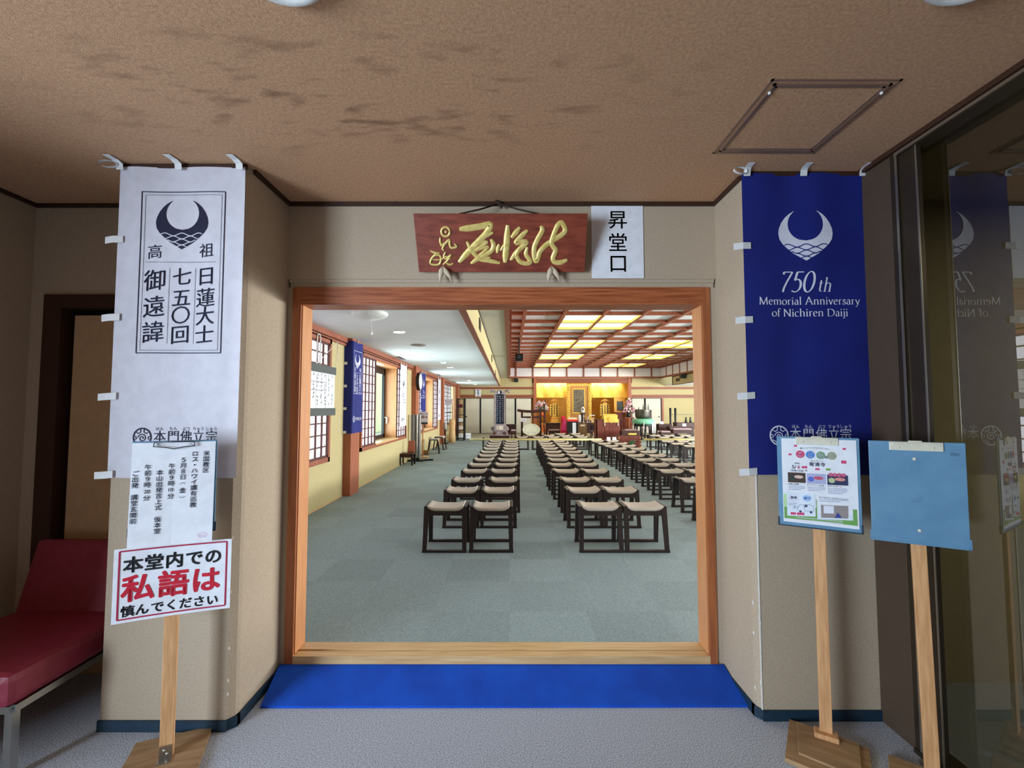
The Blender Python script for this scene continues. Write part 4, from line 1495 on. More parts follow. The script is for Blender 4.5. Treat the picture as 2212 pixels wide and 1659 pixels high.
def stool(loc, rotz, label, group):
    """Low prayer stool: two trapezoid end-to-end frames with floor runners, flat side rails, saddle pad."""
    t = thing('prayer_stool', label, 'stool', loc, rotz, group)
    hw, ht = .200, .408
    for sy in (-1, 1):
        yt, yf = sy * .104, sy * .163
        for sx in (-1, 1):
            xo, xi = sx * hw, sx * (hw - .046)
            xo2, xi2 = sx * (hw + .002), sx * (hw - .034)
            a, b = (xi, xo) if sx > 0 else (xo, xi)
            c, d = (xi2, xo2) if sx > 0 else (xo2, xi2)
            M().hexa([(c, yf - .015, .0), (d, yf - .015, 0), (d, yf + .015, 0), (c, yf + .015, 0),
                      (a, yt - .015, ht - .008), (b, yt - .015, ht - .008), (b, yt + .015, ht - .008), (a, yt + .015, ht - .008)]).build('leg', stool_wood, t)
        ap = [(-hw + .04, ht - .012), (-.152, ht - .013), (-.128, ht - .034), (-.095, ht - .040), (.095, ht - .040), (.128, ht - .034), (.152, ht - .013), (hw - .04, ht - .012), (hw - .04, ht - .084), (-hw + .04, ht - .084)]
        M().prism(list(reversed(ap)), lambda u, v, d, yt=yt: (u, yt + d + (ht - v) * .10 * (1 if yt > 0 else -1), v), -.012, .012).build('apron', stool_wood, t)
        M().box(-hw - .005, hw + .005, yf - .017, yf + .017, 0, .022).build('runner', stool_wood, t)
    for sx in (-1, 1):
        a, b = (hw - .050, hw) if sx > 0 else (-hw, -hw + .050)
        M().box(a, b, -.122, .122, ht - .012, ht).build('side_rail', stool_wood, t, bevel=.004)
    pts = [(-.170, ht + .004), (-.162, ht + .009), (-.142, ht - .002), (-.115, ht - .009), (-.08, ht - .012), (.08, ht - .012), (.115, ht - .009), (.142, ht - .002), (.162, ht + .009), (.170, ht + .004),
           (.165, ht - .008), (.150, ht - .024), (.128, ht - .038), (.095, ht - .043), (-.095, ht - .043), (-.128, ht - .038), (-.150, ht - .024), (-.165, ht - .008)]
    pd = M()
    n = len(pts)
    ysec = [(-.128, .70), (-.124, .94), (-.112, 1.0), (.112, 1.0), (.124, .94), (.128, .70)]
    for y, q in ysec:
        for u, v in pts:
            pd.v.append((u * (.985 + .015 * q), y, v * 1 + (ht - .028 - v) * (1 - q)))
    for i in range(len(ysec) - 1):
        for j in range(n):
            pd.f.append((i * n + j, i * n + (j + 1) % n, (i + 1) * n + (j + 1) % n, (i + 1) * n + j))
    for q in (0, len(ysec) - 1):
        for j in range(n // 2 - 1):
            a, b, c, d = j, j + 1, n - 2 - j, n - 1 - j
            f = tuple(q * n + e for e in (a, b, c, d))
            pd.f.append(f if q else tuple(reversed(f)))
    pd.build('seat_pad', stool_pad, t, smooth=True)
    return t


ROWS = [4.43, 5.30, 6.05, 6.89, 7.64, 8.38, 9.10, 9.83, 10.60, 11.35, 12.08, 12.94]
BLOCKS = [
    ('window side block', 'left', [-.63, -.566, -.576, -.538, -.51, -.48, -.443, -.447, -.43, -.42, -.41, -.40], range(12)),
    ('window side block', 'right', [-.18, -.128, -.075, -.10, -.06, -.036, -.005, .012, .03, .04, .05, .06], range(12)),
    ('middle block', 'left', [.89, .878, .887, .872, .862, .918, .93, .955, .957, .97, .98, .99], range(12)),
    ('middle block', 'right', [1.33, 1.312, 1.322, 1.316, 1.302, 1.358, 1.37, 1.395, 1.397, 1.41, 1.42, 1.43], range(12)),
    ('offering box block', 'left', [2.48, 2.47, 2.49, 2.48, 2.53, 2.54, 2.55, 2.59, 2.58, 2.57, 2.55, 2.53], range(1, 12)),
    ('offering box block', 'right', [2.93, 2.91, 2.93, 2.92, 2.97, 2.98, 2.99, 3.03, 3.02, 3.01, 2.99, 2.97], range(3, 12)),
    ('far right block', 'left', [4.5] * 8 + [4.62, 4.57, 4.52, 4.56], range(8, 12)),
    ('far right block', 'right', [4.95] * 8 + [5.06, 5.01, 4.96, 5.0], range(10, 12)),
]
first = None
GRP = 'dark stools with beige pads in rows'
for blk, side, xs, rows in BLOCKS:
    for r in rows:
        lab = 'dark beige-padded stool, %s row from the doorway, %s seat of the %s' % (ORD[r], side, blk)
        loc = (k(xs[r]), k(ROWS[r]) + .128, SILL)
        rz = random.uniform(-.015, .015)
        if first is None:
            first = stool(loc, rz, lab, GRP)
        else:
            dup(first, loc, rz, lab, GRP)
# the rows beyond the bamboo rail
for y, xs, what in ((14.6, (.41, .945, 1.443, 1.885, 2.37), 'first row behind left bamboo rail'), (15.4, (1.36, 1.89, 2.39), 'second row behind left bamboo rail'), (16.4, (1.85, 2.41), 'last row behind left bamboo rail'),
                    (14.6, (5.04, 5.50, 5.97), 'first row behind right bamboo rail'), (15.4, (5.0, 5.48, 6.05), 'second row behind right bamboo rail')):
    for i, x in enumerate(xs):
        dup(first, (k(x), k(y + .15), SILL), 0, 'dark padded stool, %s from left, %s' % (ORD[i], what), 'stools behind the bamboo rails')
dup(first, (k(-2.30), k(13.6), SILL), PI / 2 + .12, 'dark stool standing sideways against the window wall, nearer of two', 'stools against the window wall')
dup(first, (k(-2.29), k(14.75), SILL), PI / 2 - .1, 'dark stool standing sideways against the window wall, farther of two', 'stools against the window wall')

# --- bamboo rails on low iron posts
for px0, px1, posts, lab in ((1014, 1299.5, (1044, 1285.5), 'long bamboo rail on low posts behind the stools on the left'), (1390.5, 1545, (1405.5, 1530), 'long bamboo rail on low posts behind the stools on the right')):
    Y = k(13.95)
    xa, xb_ = G(px0, 949, Y)[0], G(px1, 949, Y)[0]
    zr = G(1101, 949.5, Y)[2]
    t = thing('bamboo_rail', lab, 'rail', (xa, Y, SILL))
    M().tube([(0, 0, zr - SILL), (xb_ - xa, 0, zr - SILL)], .033, 10).build('pole', bamboo, t, smooth=True)
    for px in posts:
        x = G(px, 949, Y)[0] - xa
        M().box(x - .022, x + .022, -.02, .02, .02, zr - SILL + .055).box(x - .09, x + .09, -.09, .09, 0, .02).build('post', stool_wood, t)

# --- offering box with studs, fern in front, paper slips on top
Y = k(15.0)
xa, xb_ = G(1334.6, 950, Y)[0], G(1385, 950, Y)[0]
zt = G(1360, 942, Y)[2]
ob = thing('offering_box', 'red-brown studded wooden offering box between the bamboo rails', 'offering box', ((xa + xb_) / 2, Y + .2, SILL))
hw, hh = (xb_ - xa) / 2, zt - SILL
M().box(-hw, hw, -.2, .2, 0, hh).build('body', red_wood, ob, bevel=.008)
m = M()
for i in range(9):
    x = -hw + .04 + (2 * hw - .08) * i / 8
    m.box(x - .012, x + .012, -.17, .17, hh, hh + .02)
m.build('slatted_top', dark_wood, ob)
for sx in (-1, 1):
    for i in range(4):
        M().ball((sx * (hw - .035), -.202, .06 + (hh - .12) * i / 3), .016, .008, .016, 8).build('stud', gold_bright, ob, smooth=True)
fp = thing('potted_fern', 'small green fern standing in front of the offering box', 'plant', (G(1362, 955, k(14.85))[0], k(14.72), SILL))
M().lathe([(.05, 0), (.07, .08), (.062, .08), (.045, .02)], n=16).build('pot', black, fp)
m = M()
for i in range(26):
    a, l, h_ = random.uniform(0, 2 * PI), random.uniform(.10, .19), random.uniform(.10, .24)
    prev = Vector((0, 0, .07))
    for q in range(1, 6):
        p = Vector((math.cos(a) * l * q / 5, math.sin(a) * l * q / 5, .07 + h_ * math.sin(q / 5 * 1.9)))
        sd = Vector((-math.sin(a), math.cos(a), .3)) * .028 * (1 - q / 7)
        m.add([prev, prev + sd, p + sd * .6, p], [(0, 1, 2, 3)]).add([prev, prev - sd, p - sd * .6, p], [(3, 2, 1, 0)])
        prev = p
m.build('fronds', fern_green, fp)
for i, px in enumerate((1315.8, 1328)):
    t = thing('paper_slip', ('left' if i == 0 else 'right') + ' of two small white folded cards standing on a stool near the offering box', 'card', G(px, 951.5, k(13.2)) if False else (G(px, 948, k(13.05))[0], k(13.09) + .02, SILL + .400))
    w_ = .052
    M().hexa([(-w_, -.025, 0), (w_, -.025, 0), (w_, .025, 0), (-w_, .025, 0), (-w_, -.004, .095), (w_, -.004, .095), (w_, .004, .095), (-w_, .004, .095)]).build('card', paper, t)

# --- lectern with gold cloth
Y = k(18.4)
xa, xb_ = G(1288.5, 930, Y)[0], G(1342, 930, Y)[0]
zt = G(1315, 907.5, Y)[2]
le = thing('lectern', 'wide red-brown wooden lectern with gold brocade cloth before the altar', 'lectern', ((xa + xb_) / 2, Y + .25, SILL))
hw, hh = (xb_ - xa) / 2, zt - SILL
m = M().box(-hw, hw, -.25, -.21, 0, hh).box(-hw, -hw + .03, -.25, .25, 0, hh).box(hw - .03, hw, -.25, .25, 0, hh)
for x in (-hw * .33, hw * .33):
    m.box(x - .006, x + .006, -.256, -.25, .05, hh - .05)
m.build('body', red_wood, le)
M().box(-hw - .02, hw + .02, -.27, .27, hh, hh + .03).build('top', dark_wood, le, bevel=.006)
cw = (G(1336, 900, Y)[0] - G(1304, 900, Y)[0]) / 2
cx_ = (G(1336, 900, Y)[0] + G(1304, 900, Y)[0]) / 2 - (xa + xb_) / 2
zc0, zc1 = G(1320, 912.5, Y)[2] - SILL, G(1320, 896.5, Y)[2] - SILL
M().hexa([(cx_ - cw, -.285, zc0), (cx_ + cw, -.285, zc0), (cx_ + cw, -.275, zc0), (cx_ - cw, -.275, zc0), (cx_ - cw, -.275, hh + .035), (cx_ + cw, -.275, hh + .035), (cx_ + cw, -.20, hh + .03), (cx_ - cw, -.20, hh + .03)]).build('cloth_front', gold_cloth, le)
M().hexa([(cx_ - cw * .9, -.20, hh + .03), (cx_ + cw * .9, -.20, hh + .03), (cx_ + cw * .9, .15, hh + .03), (cx_ - cw * .9, .15, hh + .03), (cx_ - cw * .95, -.17, zc1), (cx_ + cw * .95, -.17, zc1), (cx_ + cw * .9, .15, zc1 + .04), (cx_ - cw * .9, .15, zc1 + .04)]).build('book_rest', gold_cloth, le)
M().lathe([(.11, -.296), (.10, -.288)], (cx_, 0, (zc0 + zc1) / 2 - .05), 20, axis='y').lathe([(.05, -.300), (.04, -.288)], (cx_, 0, (zc0 + zc1) / 2 - .05), 12, axis='y').build('round_crest', gold_bright, le)
for sx in (-1, 1):
    M().tube([(cx_ + sx * (cw - .03), -.285, zc0), (cx_ + sx * (cw - .03), -.285, zc0 - .12)], [.008, .024], 8).build('tassel', cream_petals, le)

# brown box with a gold nameplate, cushioned bench behind it
Y = k(17.4)
xa, xb_ = G(1343.8, 935, Y)[0], G(1382.3, 935, Y)[0]
t = thing('low_box', 'dark brown low box with gold nameplate behind the offering box', 'box', ((xa + xb_) / 2, Y + .2, SILL))
hh = G(1360, 930.5, Y)[2] - SILL
M().box(-(xb_ - xa) / 2, (xb_ - xa) / 2, -.2, .2, 0, hh).build('body', dark_wood, t, bevel=.006)
x, _, z = G(1366, 938, Y)
w_ = 8.8 * Y / 965
M().hexa([(x - (xa + xb_) / 2 - w_, -.212, z - SILL - .04), (x - (xa + xb_) / 2 + w_, -.212, z - SILL - .04), (x - (xa + xb_) / 2 + w_, -.2, z - SILL - .04), (x - (xa + xb_) / 2 - w_, -.2, z - SILL - .04),
          (x - (xa + xb_) / 2 - w_, -.212, z - SILL + .04), (x - (xa + xb_) / 2 + w_, -.212, z - SILL + .04), (x - (xa + xb_) / 2 + w_, -.2, z - SILL + .04), (x - (xa + xb_) / 2 - w_, -.2, z - SILL + .04)]).build('nameplate', gold_bright, t, bevel=.006)


def table(name, label, px0, px1, ytop, Y, top_m, leg_m, depth=.45, thick=.05, legs=True, skirt=0.0, cat='table', group=None):
    xa, xb_ = G(px0, 920, Y)[0], G(px1, 920, Y)[0]
    hh = G(1101, ytop, Y)[2] - SILL
    t = thing(name, label, cat, ((xa + xb_) / 2, Y + depth / 2, SILL), 0, group)
    hw = (xb_ - xa) / 2
    M().box(-hw, hw, -depth / 2, depth / 2, hh - thick, hh).build('top', top_m, t, bevel=.006)
    if legs:
        for sx in (-1, 1):
            for sy in (-1, 1):
                M().box(sx * (hw - .04) - .025, sx * (hw - .04) + .025, sy * (depth / 2 - .04) - .025, sy * (depth / 2 - .04) + .025, 0, hh - thick).build('leg', leg_m, t)
    if skirt:
        M().box(-hw + .03, hw - .03, -depth / 2 + .02, depth / 2 - .02, hh - thick - skirt, hh - thick).build('panel', leg_m, t)
    return t, hh


def cushion_seat(label, px0, px1, ytop, Y, group=None):
    t, hh = table('cushioned_seat', label, px0, px1, ytop + 3.4, Y, dark_wood, dark_wood, .36, .05, True, .08, 'seat', group)
    hw = (G(px1, 920, Y)[0] - G(px0, 920, Y)[0]) / 2
    M().box(-hw + .02, hw - .02, -.16, .16, hh, hh + 3.2 * Y / 965).build('cushion', mauve, t, bevel=.02)
    return t


cushion_seat('small bench with mauve cushion behind the box with gold nameplate', 1350, 1377, 927.5, k(18.6))
cushion_seat('small bench with mauve cushion below the left altar table', 1185.5, 1210, 927.5, k(20.0))
cushion_seat('small bench with mauve cushion right of the tall blue stele', 1103, 1115, 928, k(18.5))
table('side_table', 'dark low side table behind the bench beside the tall stele', 1093, 1115.5, 917, k(20.6), dark_wood, dark_wood, .5, .04, True, .40)
table('altar_table', 'black lacquered altar table below the left gold shrine', 1180, 1210.5, 914, k(21.0), black, dark_wood, .6, .05, True, .26)
table('altar_table', 'dark altar desk with papers below the central scroll', 1248, 1287, 913, k(20.8), dark_wood, dark_wood, .7, .04, True, .0)

# --- big bronze bell bowl on a mint cushion and black stand
Y = k(19.5)
x, _, zc = G(1389, 917, Y)
t = thing('bell_stand', 'black wooden stand carrying the mint cushion and bronze bell', 'stand', (x, Y, SILL))
hh = zc - SILL
m = M()
for i in range(6):
    a = 2 * PI * i / 6
    M().tube([(.30 * math.cos(a), .30 * math.sin(a), 0), (.36 * math.cos(a), .36 * math.sin(a), hh * .5), (.33 * math.cos(a), .33 * math.sin(a), hh - .05)], [.04, .03, .035], 8).build('leg', black, t)
M().lathe([(.36, hh - .07), (.43, hh - .05), (.43, hh)], n=24).build('top', black, t)
M().lathe([(.34, .12), (.34, .16)], n=24).build('shelf', dark_wood, t)
cz = 12.5 * Y / 965
cu = thing('bell_cushion', 'thick mint green cushion under the bronze bell', 'cushion', (x, Y, zc))
M().lathe([(.30, 0), (.43, .03), (.455, cz * .45), (.43, cz * .85), (.33, cz)], n=32).build('pad', green_cloth, cu, smooth=True)
for i in range(6):
    a = 2 * PI * i / 6 + .3
    M().tube([(.44 * math.cos(a), .44 * math.sin(a), cz * .5), (.47 * math.cos(a), .47 * math.sin(a), -.05), (.47 * math.cos(a), .47 * math.sin(a), -.16)], [.018, .020, .030], 6).build('tassel', cream_petals, cu)
bl = thing('temple_bell', 'large dark bronze bowl bell resting on the mint cushion', 'bell', (x - .01, Y, zc + cz))
bh = 20 * Y / 965
M().lathe([(.20, 0), (.28, .03), (.305, bh * .3), (.30, bh * .75), (.315, bh * .97), (.31, bh), (.285, bh), (.275, bh * .75), (.27, bh * .3), (.1, .03)], n=40).build('bowl', bronze, bl, smooth=True)
M().tube([(-.17, .0, bh), (-.16, -.02, bh + .05), (-.155, -.02, bh + .11)], [.022, .016, .006], 8).build('striker', rope, bl)

# --- stand and uchiwa-shaped plate, paper sign
Y = k(20.6)
xl, xr = G(1127.5, 900, Y)[0], G(1167.5, 900, Y)[0]
t = thing('gate_stand', 'dark wooden gate-shaped stand with curved crossbeam left of the altar', 'stand', ((xl + xr) / 2, Y, SILL))
hw = (xr - xl) / 2
zt = G(1101, 887, Y)[2] - SILL
for sx in (-1, 1):
    M().box(sx * hw - .045, sx * hw + .045, -.05, .05, .0, zt - .06).build('post', dark_wood, t)
    M().box(sx * hw - .07, sx * hw + .07, -.22, .22, 0, .07).build('foot', dark_wood, t)
m = M()
xo = G(1177.5, 890, Y)[0] - (xl + xr) / 2
n = 10
for i in range(n):
    a, b = -xo + 2 * xo * i / n, -xo + 2 * xo * (i + 1) / n
    za, zb = .055 * (abs(a) / xo) ** 2, .055 * (abs(b) / xo) ** 2
    m.hexa([(a, -.07, zt - .10 + za), (b, -.07, zt - .10 + zb), (b, .07, zt - .10 + zb), (a, .07, zt - .10 + za), (a, -.09, zt + .02 + za), (b, -.09, zt + .02 + zb), (b, .09, zt + .02 + zb), (a, .09, zt + .02 + za)])
m.build('crossbeam', dark_wood, t)
M().box(-hw, hw, -.03, .03, zt - .33, zt - .25).build('tie_beam', dark_wood, t)
M().box(-hw, hw, -.03, .03, .10, .17).build('tie_beam', dark_wood, t)
pz = G(1131, 907, Y - .08)
ps = thing('paper_notice', 'small white paper notice on the left post of the gate-shaped stand', 'notice', (pz[0], Y - .056, pz[2]))
w_ = 6 * Y / 965
M().box(-w_, w_, -.006, 0, -.08, .08).build('sheet', paper, ps)
m = M()
for q in range(3):
    m.ribbon([(-w_ * .7 + .01 * q, .03 - .035 * q), (w_ * .6, .03 - .035 * q)], .010, lambda u, v: (u, -.0065, v))
m.build('writing', ink_grey, ps)
Yp = Y - .45
xp, _, zp = G(1147.8, 928, Yp)
rw, rh = 18.2 * Yp / 965, 12.2 * Yp / 965
up = thing('fan_drum', 'cream oval fan-shaped drum with leaf wreath leaning on a small rack', 'drum', (xp, Yp, SILL))
zc = zp - SILL
M().lathe([(1.0, -.016), (1.0, .016)], (0, 0, 0), 36, axis='y').build('face', mat('cream_drum_skin', (244, 244, 222), .6), up)
fo = [o for o in up.children][0]
for v in fo.data.vertices:
    v.co = (v.co.x * rw, v.co.y, zc + v.co.z * rh)
m = M()
n = 40
for i in range(n):
    a = 2 * PI * i / n
    m.v += [(rw * 1.0 * math.cos(a), -.024, zc + rh * 1.0 * math.sin(a)), (rw * 1.05 * math.cos(a), -.024, zc + rh * 1.06 * math.sin(a)), (rw * 1.05 * math.cos(a), .02, zc + rh * 1.06 * math.sin(a))]
for i in range(n):
    a, b = i * 3, ((i + 1) % n) * 3
    m.f += [(a, b, b + 1, a + 1), (a + 1, b + 1, b + 2, a + 2)]
m.build('rim', mat('cream_drum_rim', (214, 210, 170), .6), up)
m = M()
for i in range(22):
    a = -.35 * PI + 1.7 * PI * i / 21
    if .46 * PI < a < .54 * PI:
        continue
    cxx, czz = rw * .78 * math.cos(a), zc + rh * .78 * math.sin(a)
    m.flat([(cxx - .018, czz), (cxx, czz - .010), (cxx + .018, czz), (cxx, czz + .014)], lambda u, v: (u, -.0185, v))
for i in range(9):
    m.ribbon([(-.14 + .034 * i, zc - rh * .52), (-.125 + .034 * i, zc - rh * .52 + .02)], .010, lambda u, v: (u, -.0185, v))
m.build('leaf_wreath', mat('wreath_green', (120, 136, 88), .6), up)
M().tube([(0, 0, zc + rh), (0, 0, G(1147.8, 898, Yp)[2] - SILL)], .016, 8).build('handle', pole_wood, up)
M().box(-.30, .30, -.10, .12, .0, .05).box(-.26, -.22, -.05, .02, .05, zc - rh * .80).box(.22, .26, -.05, .02, .05, zc - rh * .80).build('rack', dark_wood, up)

# --- tall memorial stele with a dark lettered panel
Y = k(20.0)
x, _, _ = G(1080, 900, Y)
pxm = Y / 965
Zs = lambda py: G(1080, py, Y)[2] - SILL
t = thing('memorial_stele', 'tall carved grey stele with dark blue lettered panel near the back wall', 'stele', (x, Y, SILL))
M().box(-21 * pxm, 20 * pxm, -.42, .42, 0, Zs(940)).build('plinth', dark_wood, t, bevel=.01)
M().hexa([(-19 * pxm, -.36, Zs(940)), (19 * pxm, -.36, Zs(940)), (19 * pxm, .36, Zs(940)), (-19 * pxm, .36, Zs(940)), (-15 * pxm, -.25, Zs(931)), (15 * pxm, -.25, Zs(931)), (15 * pxm, .25, Zs(931)), (-15 * pxm, .25, Zs(931))]).build('stepped_foot', stone, t, bevel=.015)
m = M()
for sx in (-1, 1):
    m.ball((sx * 11 * pxm, -.33, Zs(934.5)), 4 * pxm, .08, 3.4 * pxm, 10)
m.build('carved_scroll', mat('carved_brown', (104, 66, 62), .5), t, smooth=True)
M().box(-12.5 * pxm, 12.5 * pxm, -.20, .20, Zs(931), Zs(915.5)).build('base_box', stone, t, bevel=.01)
M().box(-7 * pxm, -4 * pxm, -.212, -.2, Zs(928), Zs(919)).box(-2.5 * pxm, 7 * pxm, -.212, -.2, Zs(928), Zs(919)).build('relief_panel', cream_petals, t)
m = M()
for sx in (-1, 1):
    m.lathe([(5.5 * pxm, -.05), (5.5 * pxm, .05)], (sx * 14 * pxm, 0, Zs(926)), 16, axis='y')
m.build('side_scroll', stone, t)
for sx in (-1, 1):
    M().box(sx * 10.4 * pxm - 2.1 * pxm, sx * 10.4 * pxm + 2.1 * pxm, -.14, .10, Zs(915.5), Zs(851)).build('side_post', stone, t, bevel=.008)
    M().box(sx * 12.6 * pxm - .5 * pxm, sx * 12.6 * pxm + .5 * pxm, -.15, -.10, Zs(915.5), Zs(851)).build('silver_edge', silver, t)
M().box(-8.4 * pxm, 8.4 * pxm, -.09, .08, Zs(915.5), Zs(852)).build('lettered_panel', slate_blue, t)
m = M()
for c_, n_ in ((-5.4, 13), (.2, 13), (5.4, 13)):
    for i in range(n_):
        u0, v0 = c_ * pxm, Zs(856 + 4.5 * i)
        for q in range(4):
            a = random.uniform(-.5, 2.2)
            l = random.uniform(.5, 1.3) * pxm
            ou, ov = random.uniform(-1, 1) * pxm, random.uniform(-1, 1) * pxm
            m.ribbon([(u0 + ou - l * math.cos(a), v0 + ov - l * math.sin(a)), (u0 + ou + l * math.cos(a), v0 + ov + l * math.sin(a))], .35 * pxm, lambda u, v: (u, -.0905, v))
m.build('engraved_writing', ink_white, t)
m = M()
arch_ = [(-12.5, 852), (-12, 848.5), (-7, 845.5), (-2.5, 842.5), (2.5, 842.5), (7, 845.5), (12, 848.5), (12.5, 852)]
m.prism([(a * pxm, Zs(b)) for a, b in reversed(arch_)], lambda u, v, d: (u, d, v), -.16, .12)
m.build('arched_cap', stone, t)
for sx in (-1, 1):
    M().tube([(sx * 11 * pxm, -.05, Zs(846.5)), (sx * 15 * pxm, -.05, Zs(844)), (sx * 19 * pxm, -.05, Zs(844.5)), (sx * 20.5 * pxm, -.05, Zs(848)), (sx * 17.5 * pxm, -.05, Zs(848.5))], [.05, .055, .05, .04, .03], 8).build('dragon_finial', stone, t, smooth=True)
M().lathe([(4 * pxm, -.175), (3.6 * pxm, -.155)], (0, 0, Zs(848)), 20, axis='y').build('disc', slate_blue, t)
m = M()
m.flat([(-1 * pxm + 3.4 * pxm * math.cos(q), Zs(848) + 3.4 * pxm * math.sin(q)) for q in [PI * .5 + PI * i / 10 for i in range(11)]] + [(-1 * pxm - 1.0 * pxm * math.cos(q) * -1 * -1, Zs(848) + 3.4 * pxm * math.sin(q)) for q in [PI * 1.5 - PI * i / 10 for i in range(1, 10)]], lambda u, v: (u, -.178, v))
m.build('crescent', ink_white, t)

# --- the altar alcove: gold curtain, framed scroll, shrines, portrait, offerings
YA = ALB - .06


def A_(px, py, Y=YA):
    return at(px, py, Y)


x0_, _, zt = A_(1154, 826, HB + .45)
x1_, _, zb_ = A_(1361, 859, HB + .45)
t = thing('altar_curtain', 'bright gold curtain hanging across the top of the altar alcove', 'curtain', (x0_, HB + .45, zt))
m = M()
nu = 60
for j in range(9):
    for i in range(nu + 1):
        u = (x1_ - x0_) * i / nu
        v = -(zt - zb_) * j / 8
        m.v.append((u, .03 * math.sin(u * 5.3 + v * 2.0) * (.3 - v) + .02 * math.sin(u * 11 + v * 5), v))
for j in range(8):
    for i in range(nu):
        a = j * (nu + 1) + i
        m.f.append((a, a + nu + 1, a + nu + 2, a + 1))
m.build('cloth', gold_cloth, t, smooth=True)

Yf = HB + .30
fx0, _, fz1 = A_(1224, 828, Yf)
fx1, _, fz0 = A_(1277.8, 908, Yf)
t = thing('altar_scroll', 'hanging scroll with grey calligraphy panel in ornate gold frame at altar centre', 'scroll', ((fx0 + fx1) / 2, Yf, fz0))
hw, hh = (fx1 - fx0) / 2, fz1 - fz0
bw_ = 7 * Yf / 965
m = M().box(-hw, -hw + bw_, -.05, .05, 0, hh).box(hw - bw_, hw, -.05, .05, 0, hh).box(-hw, hw, -.05, .05, hh - bw_ * .6, hh)
for i in range(15):
    for sx in (-1, 1):
        m.ball((sx * (hw - bw_ * .5 + .02 * math.sin(i * 2.4)), -.05, .06 + (hh - .1) * i / 14), bw_ * .42, .035, bw_ * .34, 8)
for i in range(9):
    m.ball((-hw + .1 + (2 * hw - .2) * i / 8, -.05, hh - bw_ * .3), bw_ * .35, .03, bw_ * .3, 8)
m.build('carved_frame', gold_bright, t, smooth=False)
M().box(-hw + bw_, hw - bw_, -.01, .01, 0, hh - bw_ * .6).build('mount', mat('ochre_mount', (196, 142, 74), .6, (176, 122, 58), 12), t)
cw0, cw1 = A_(1236.5, 860, Yf)[0] - (fx0 + fx1) / 2, A_(1264, 860, Yf)[0] - (fx0 + fx1) / 2
M().box(cw0, cw1, -.016, -.01, A_(1250, 893, Yf)[2] - fz0, A_(1250, 839, Yf)[2] - fz0).build('gold_border', gold_cloth, t)
cz0, cz1 = A_(1250, 890.5, Yf)[2] - fz0, A_(1250, 841.5, Yf)[2] - fz0
M().box(cw0 + .05, cw1 - .05, -.022, -.016, cz0, cz1).build('calligraphy_panel', mat('grey_calligraphy', (128, 118, 98), .7, (88, 82, 70), 16, ramp=(.4, .6)), t)


def shrine(px0, px1, py0, py1, lab):
    Y = HB + .9
    xa, _, za = A_(px0, py1, Y)
    xb_, _, zb_ = A_(px1, py0, Y)
    t = thing('gold_shrine', lab, 'shrine', ((xa + xb_) / 2, Y, za), 0, 'gold tablets beside the central scroll')
    hw, hh = (xb_ - xa) / 2, zb_ - za
    m = M()
    for i in range(4):
        m.box(-hw * (.95 - .08 * i), hw * (.95 - .08 * i), -.2 + .02 * i, .2 - .02 * i, hh * .07 * i, hh * .07 * (i + 1) - .01)
    m.build('stepped_base', gold_wall, t)
    M().box(-hw * .55, hw * .55, -.08, .08, hh * .28, hh * .82).build('tablet', gold_bright, t)
    for sx in (-1, 1):
        M().box(sx * hw * .70 - .05, sx * hw * .70 + .05, -.085, .06, hh * .28, hh * .76).build('dark_wing', dark_wood, t)
        m = M()
        for i in range(5):
            m.ball((sx * hw * .86, -.05, hh * (.34 + .10 * i)), .07, .05, .085, 8)
        m.build('carved_cloud', gold_bright, t)
    m = M()
    for i in range(8):
        a, b = -1 + 2 * i / 8, -1 + 2 * (i + 1) / 8
        m.hexa([(a * hw, -.14, hh * (.86 + .05 * (1 - a * a))), (b * hw, -.14, hh * (.86 + .05 * (1 - b * b))), (b * hw, .14, hh * (.86 + .05 * (1 - b * b))), (a * hw, .14, hh * (.86 + .05 * (1 - a * a))),
                (a * hw * .9, -.12, hh * (.90 + .10 * (1 - a * a))), (b * hw * .9, -.12, hh * (.90 + .10 * (1 - b * b))), (b * hw * .9, .12, hh * (.90 + .10 * (1 - b * b))), (a * hw * .9, .12, hh * (.90 + .10 * (1 - a * a)))])
    m.build('curved_roof', gold_wall, t)
    M().box(-hw * .3, hw * .3, -.09, .09, hh * .80, hh * .88).build('neck', gold_wall, t)
    M().box(-hw * .07, hw * .07, -.09, -.08, hh * .36, hh * .74).build('inscription', dark_wood, t)
    return t, za


YS = HB + .9
for a, c_, lab in ((1188, 1206.5, 'carved gold tablet shrine on the left side of the altar alcove'), (1296.5, 1315.5, 'carved gold tablet shrine on the right side of the altar alcove')):
    s_, za = shrine(a, c_, 861.5, 914, lab)
# long stepped altar shelf that carries them
t = thing('altar_shelf', 'long dark altar shelf across the gold alcove', 'shelf', ((AL0 + AL1) / 2, HB + .9, SILL))
M().box((AL0 - AL1) / 2 + .1, (AL1 - AL0) / 2 - .1, -.25, .5, za - SILL - .06, za - SILL).build('top', gold_wall, t)
M().box((AL0 - AL1) / 2 + .15, (AL1 - AL0) / 2 - .15, -.2, .45, .004, za - SILL - .06).build('cabinet', mat('orange_lacquer', (206, 112, 50), .5), t)
m = thing('altar_pedestal', 'dark pedestal under the framed scroll', 'pedestal', ((fx0 + fx1) / 2, Yf, SILL))
M().box(-.62, .62, -.12, .2, .004, fz0 - SILL).build('body', dark_wood, m)

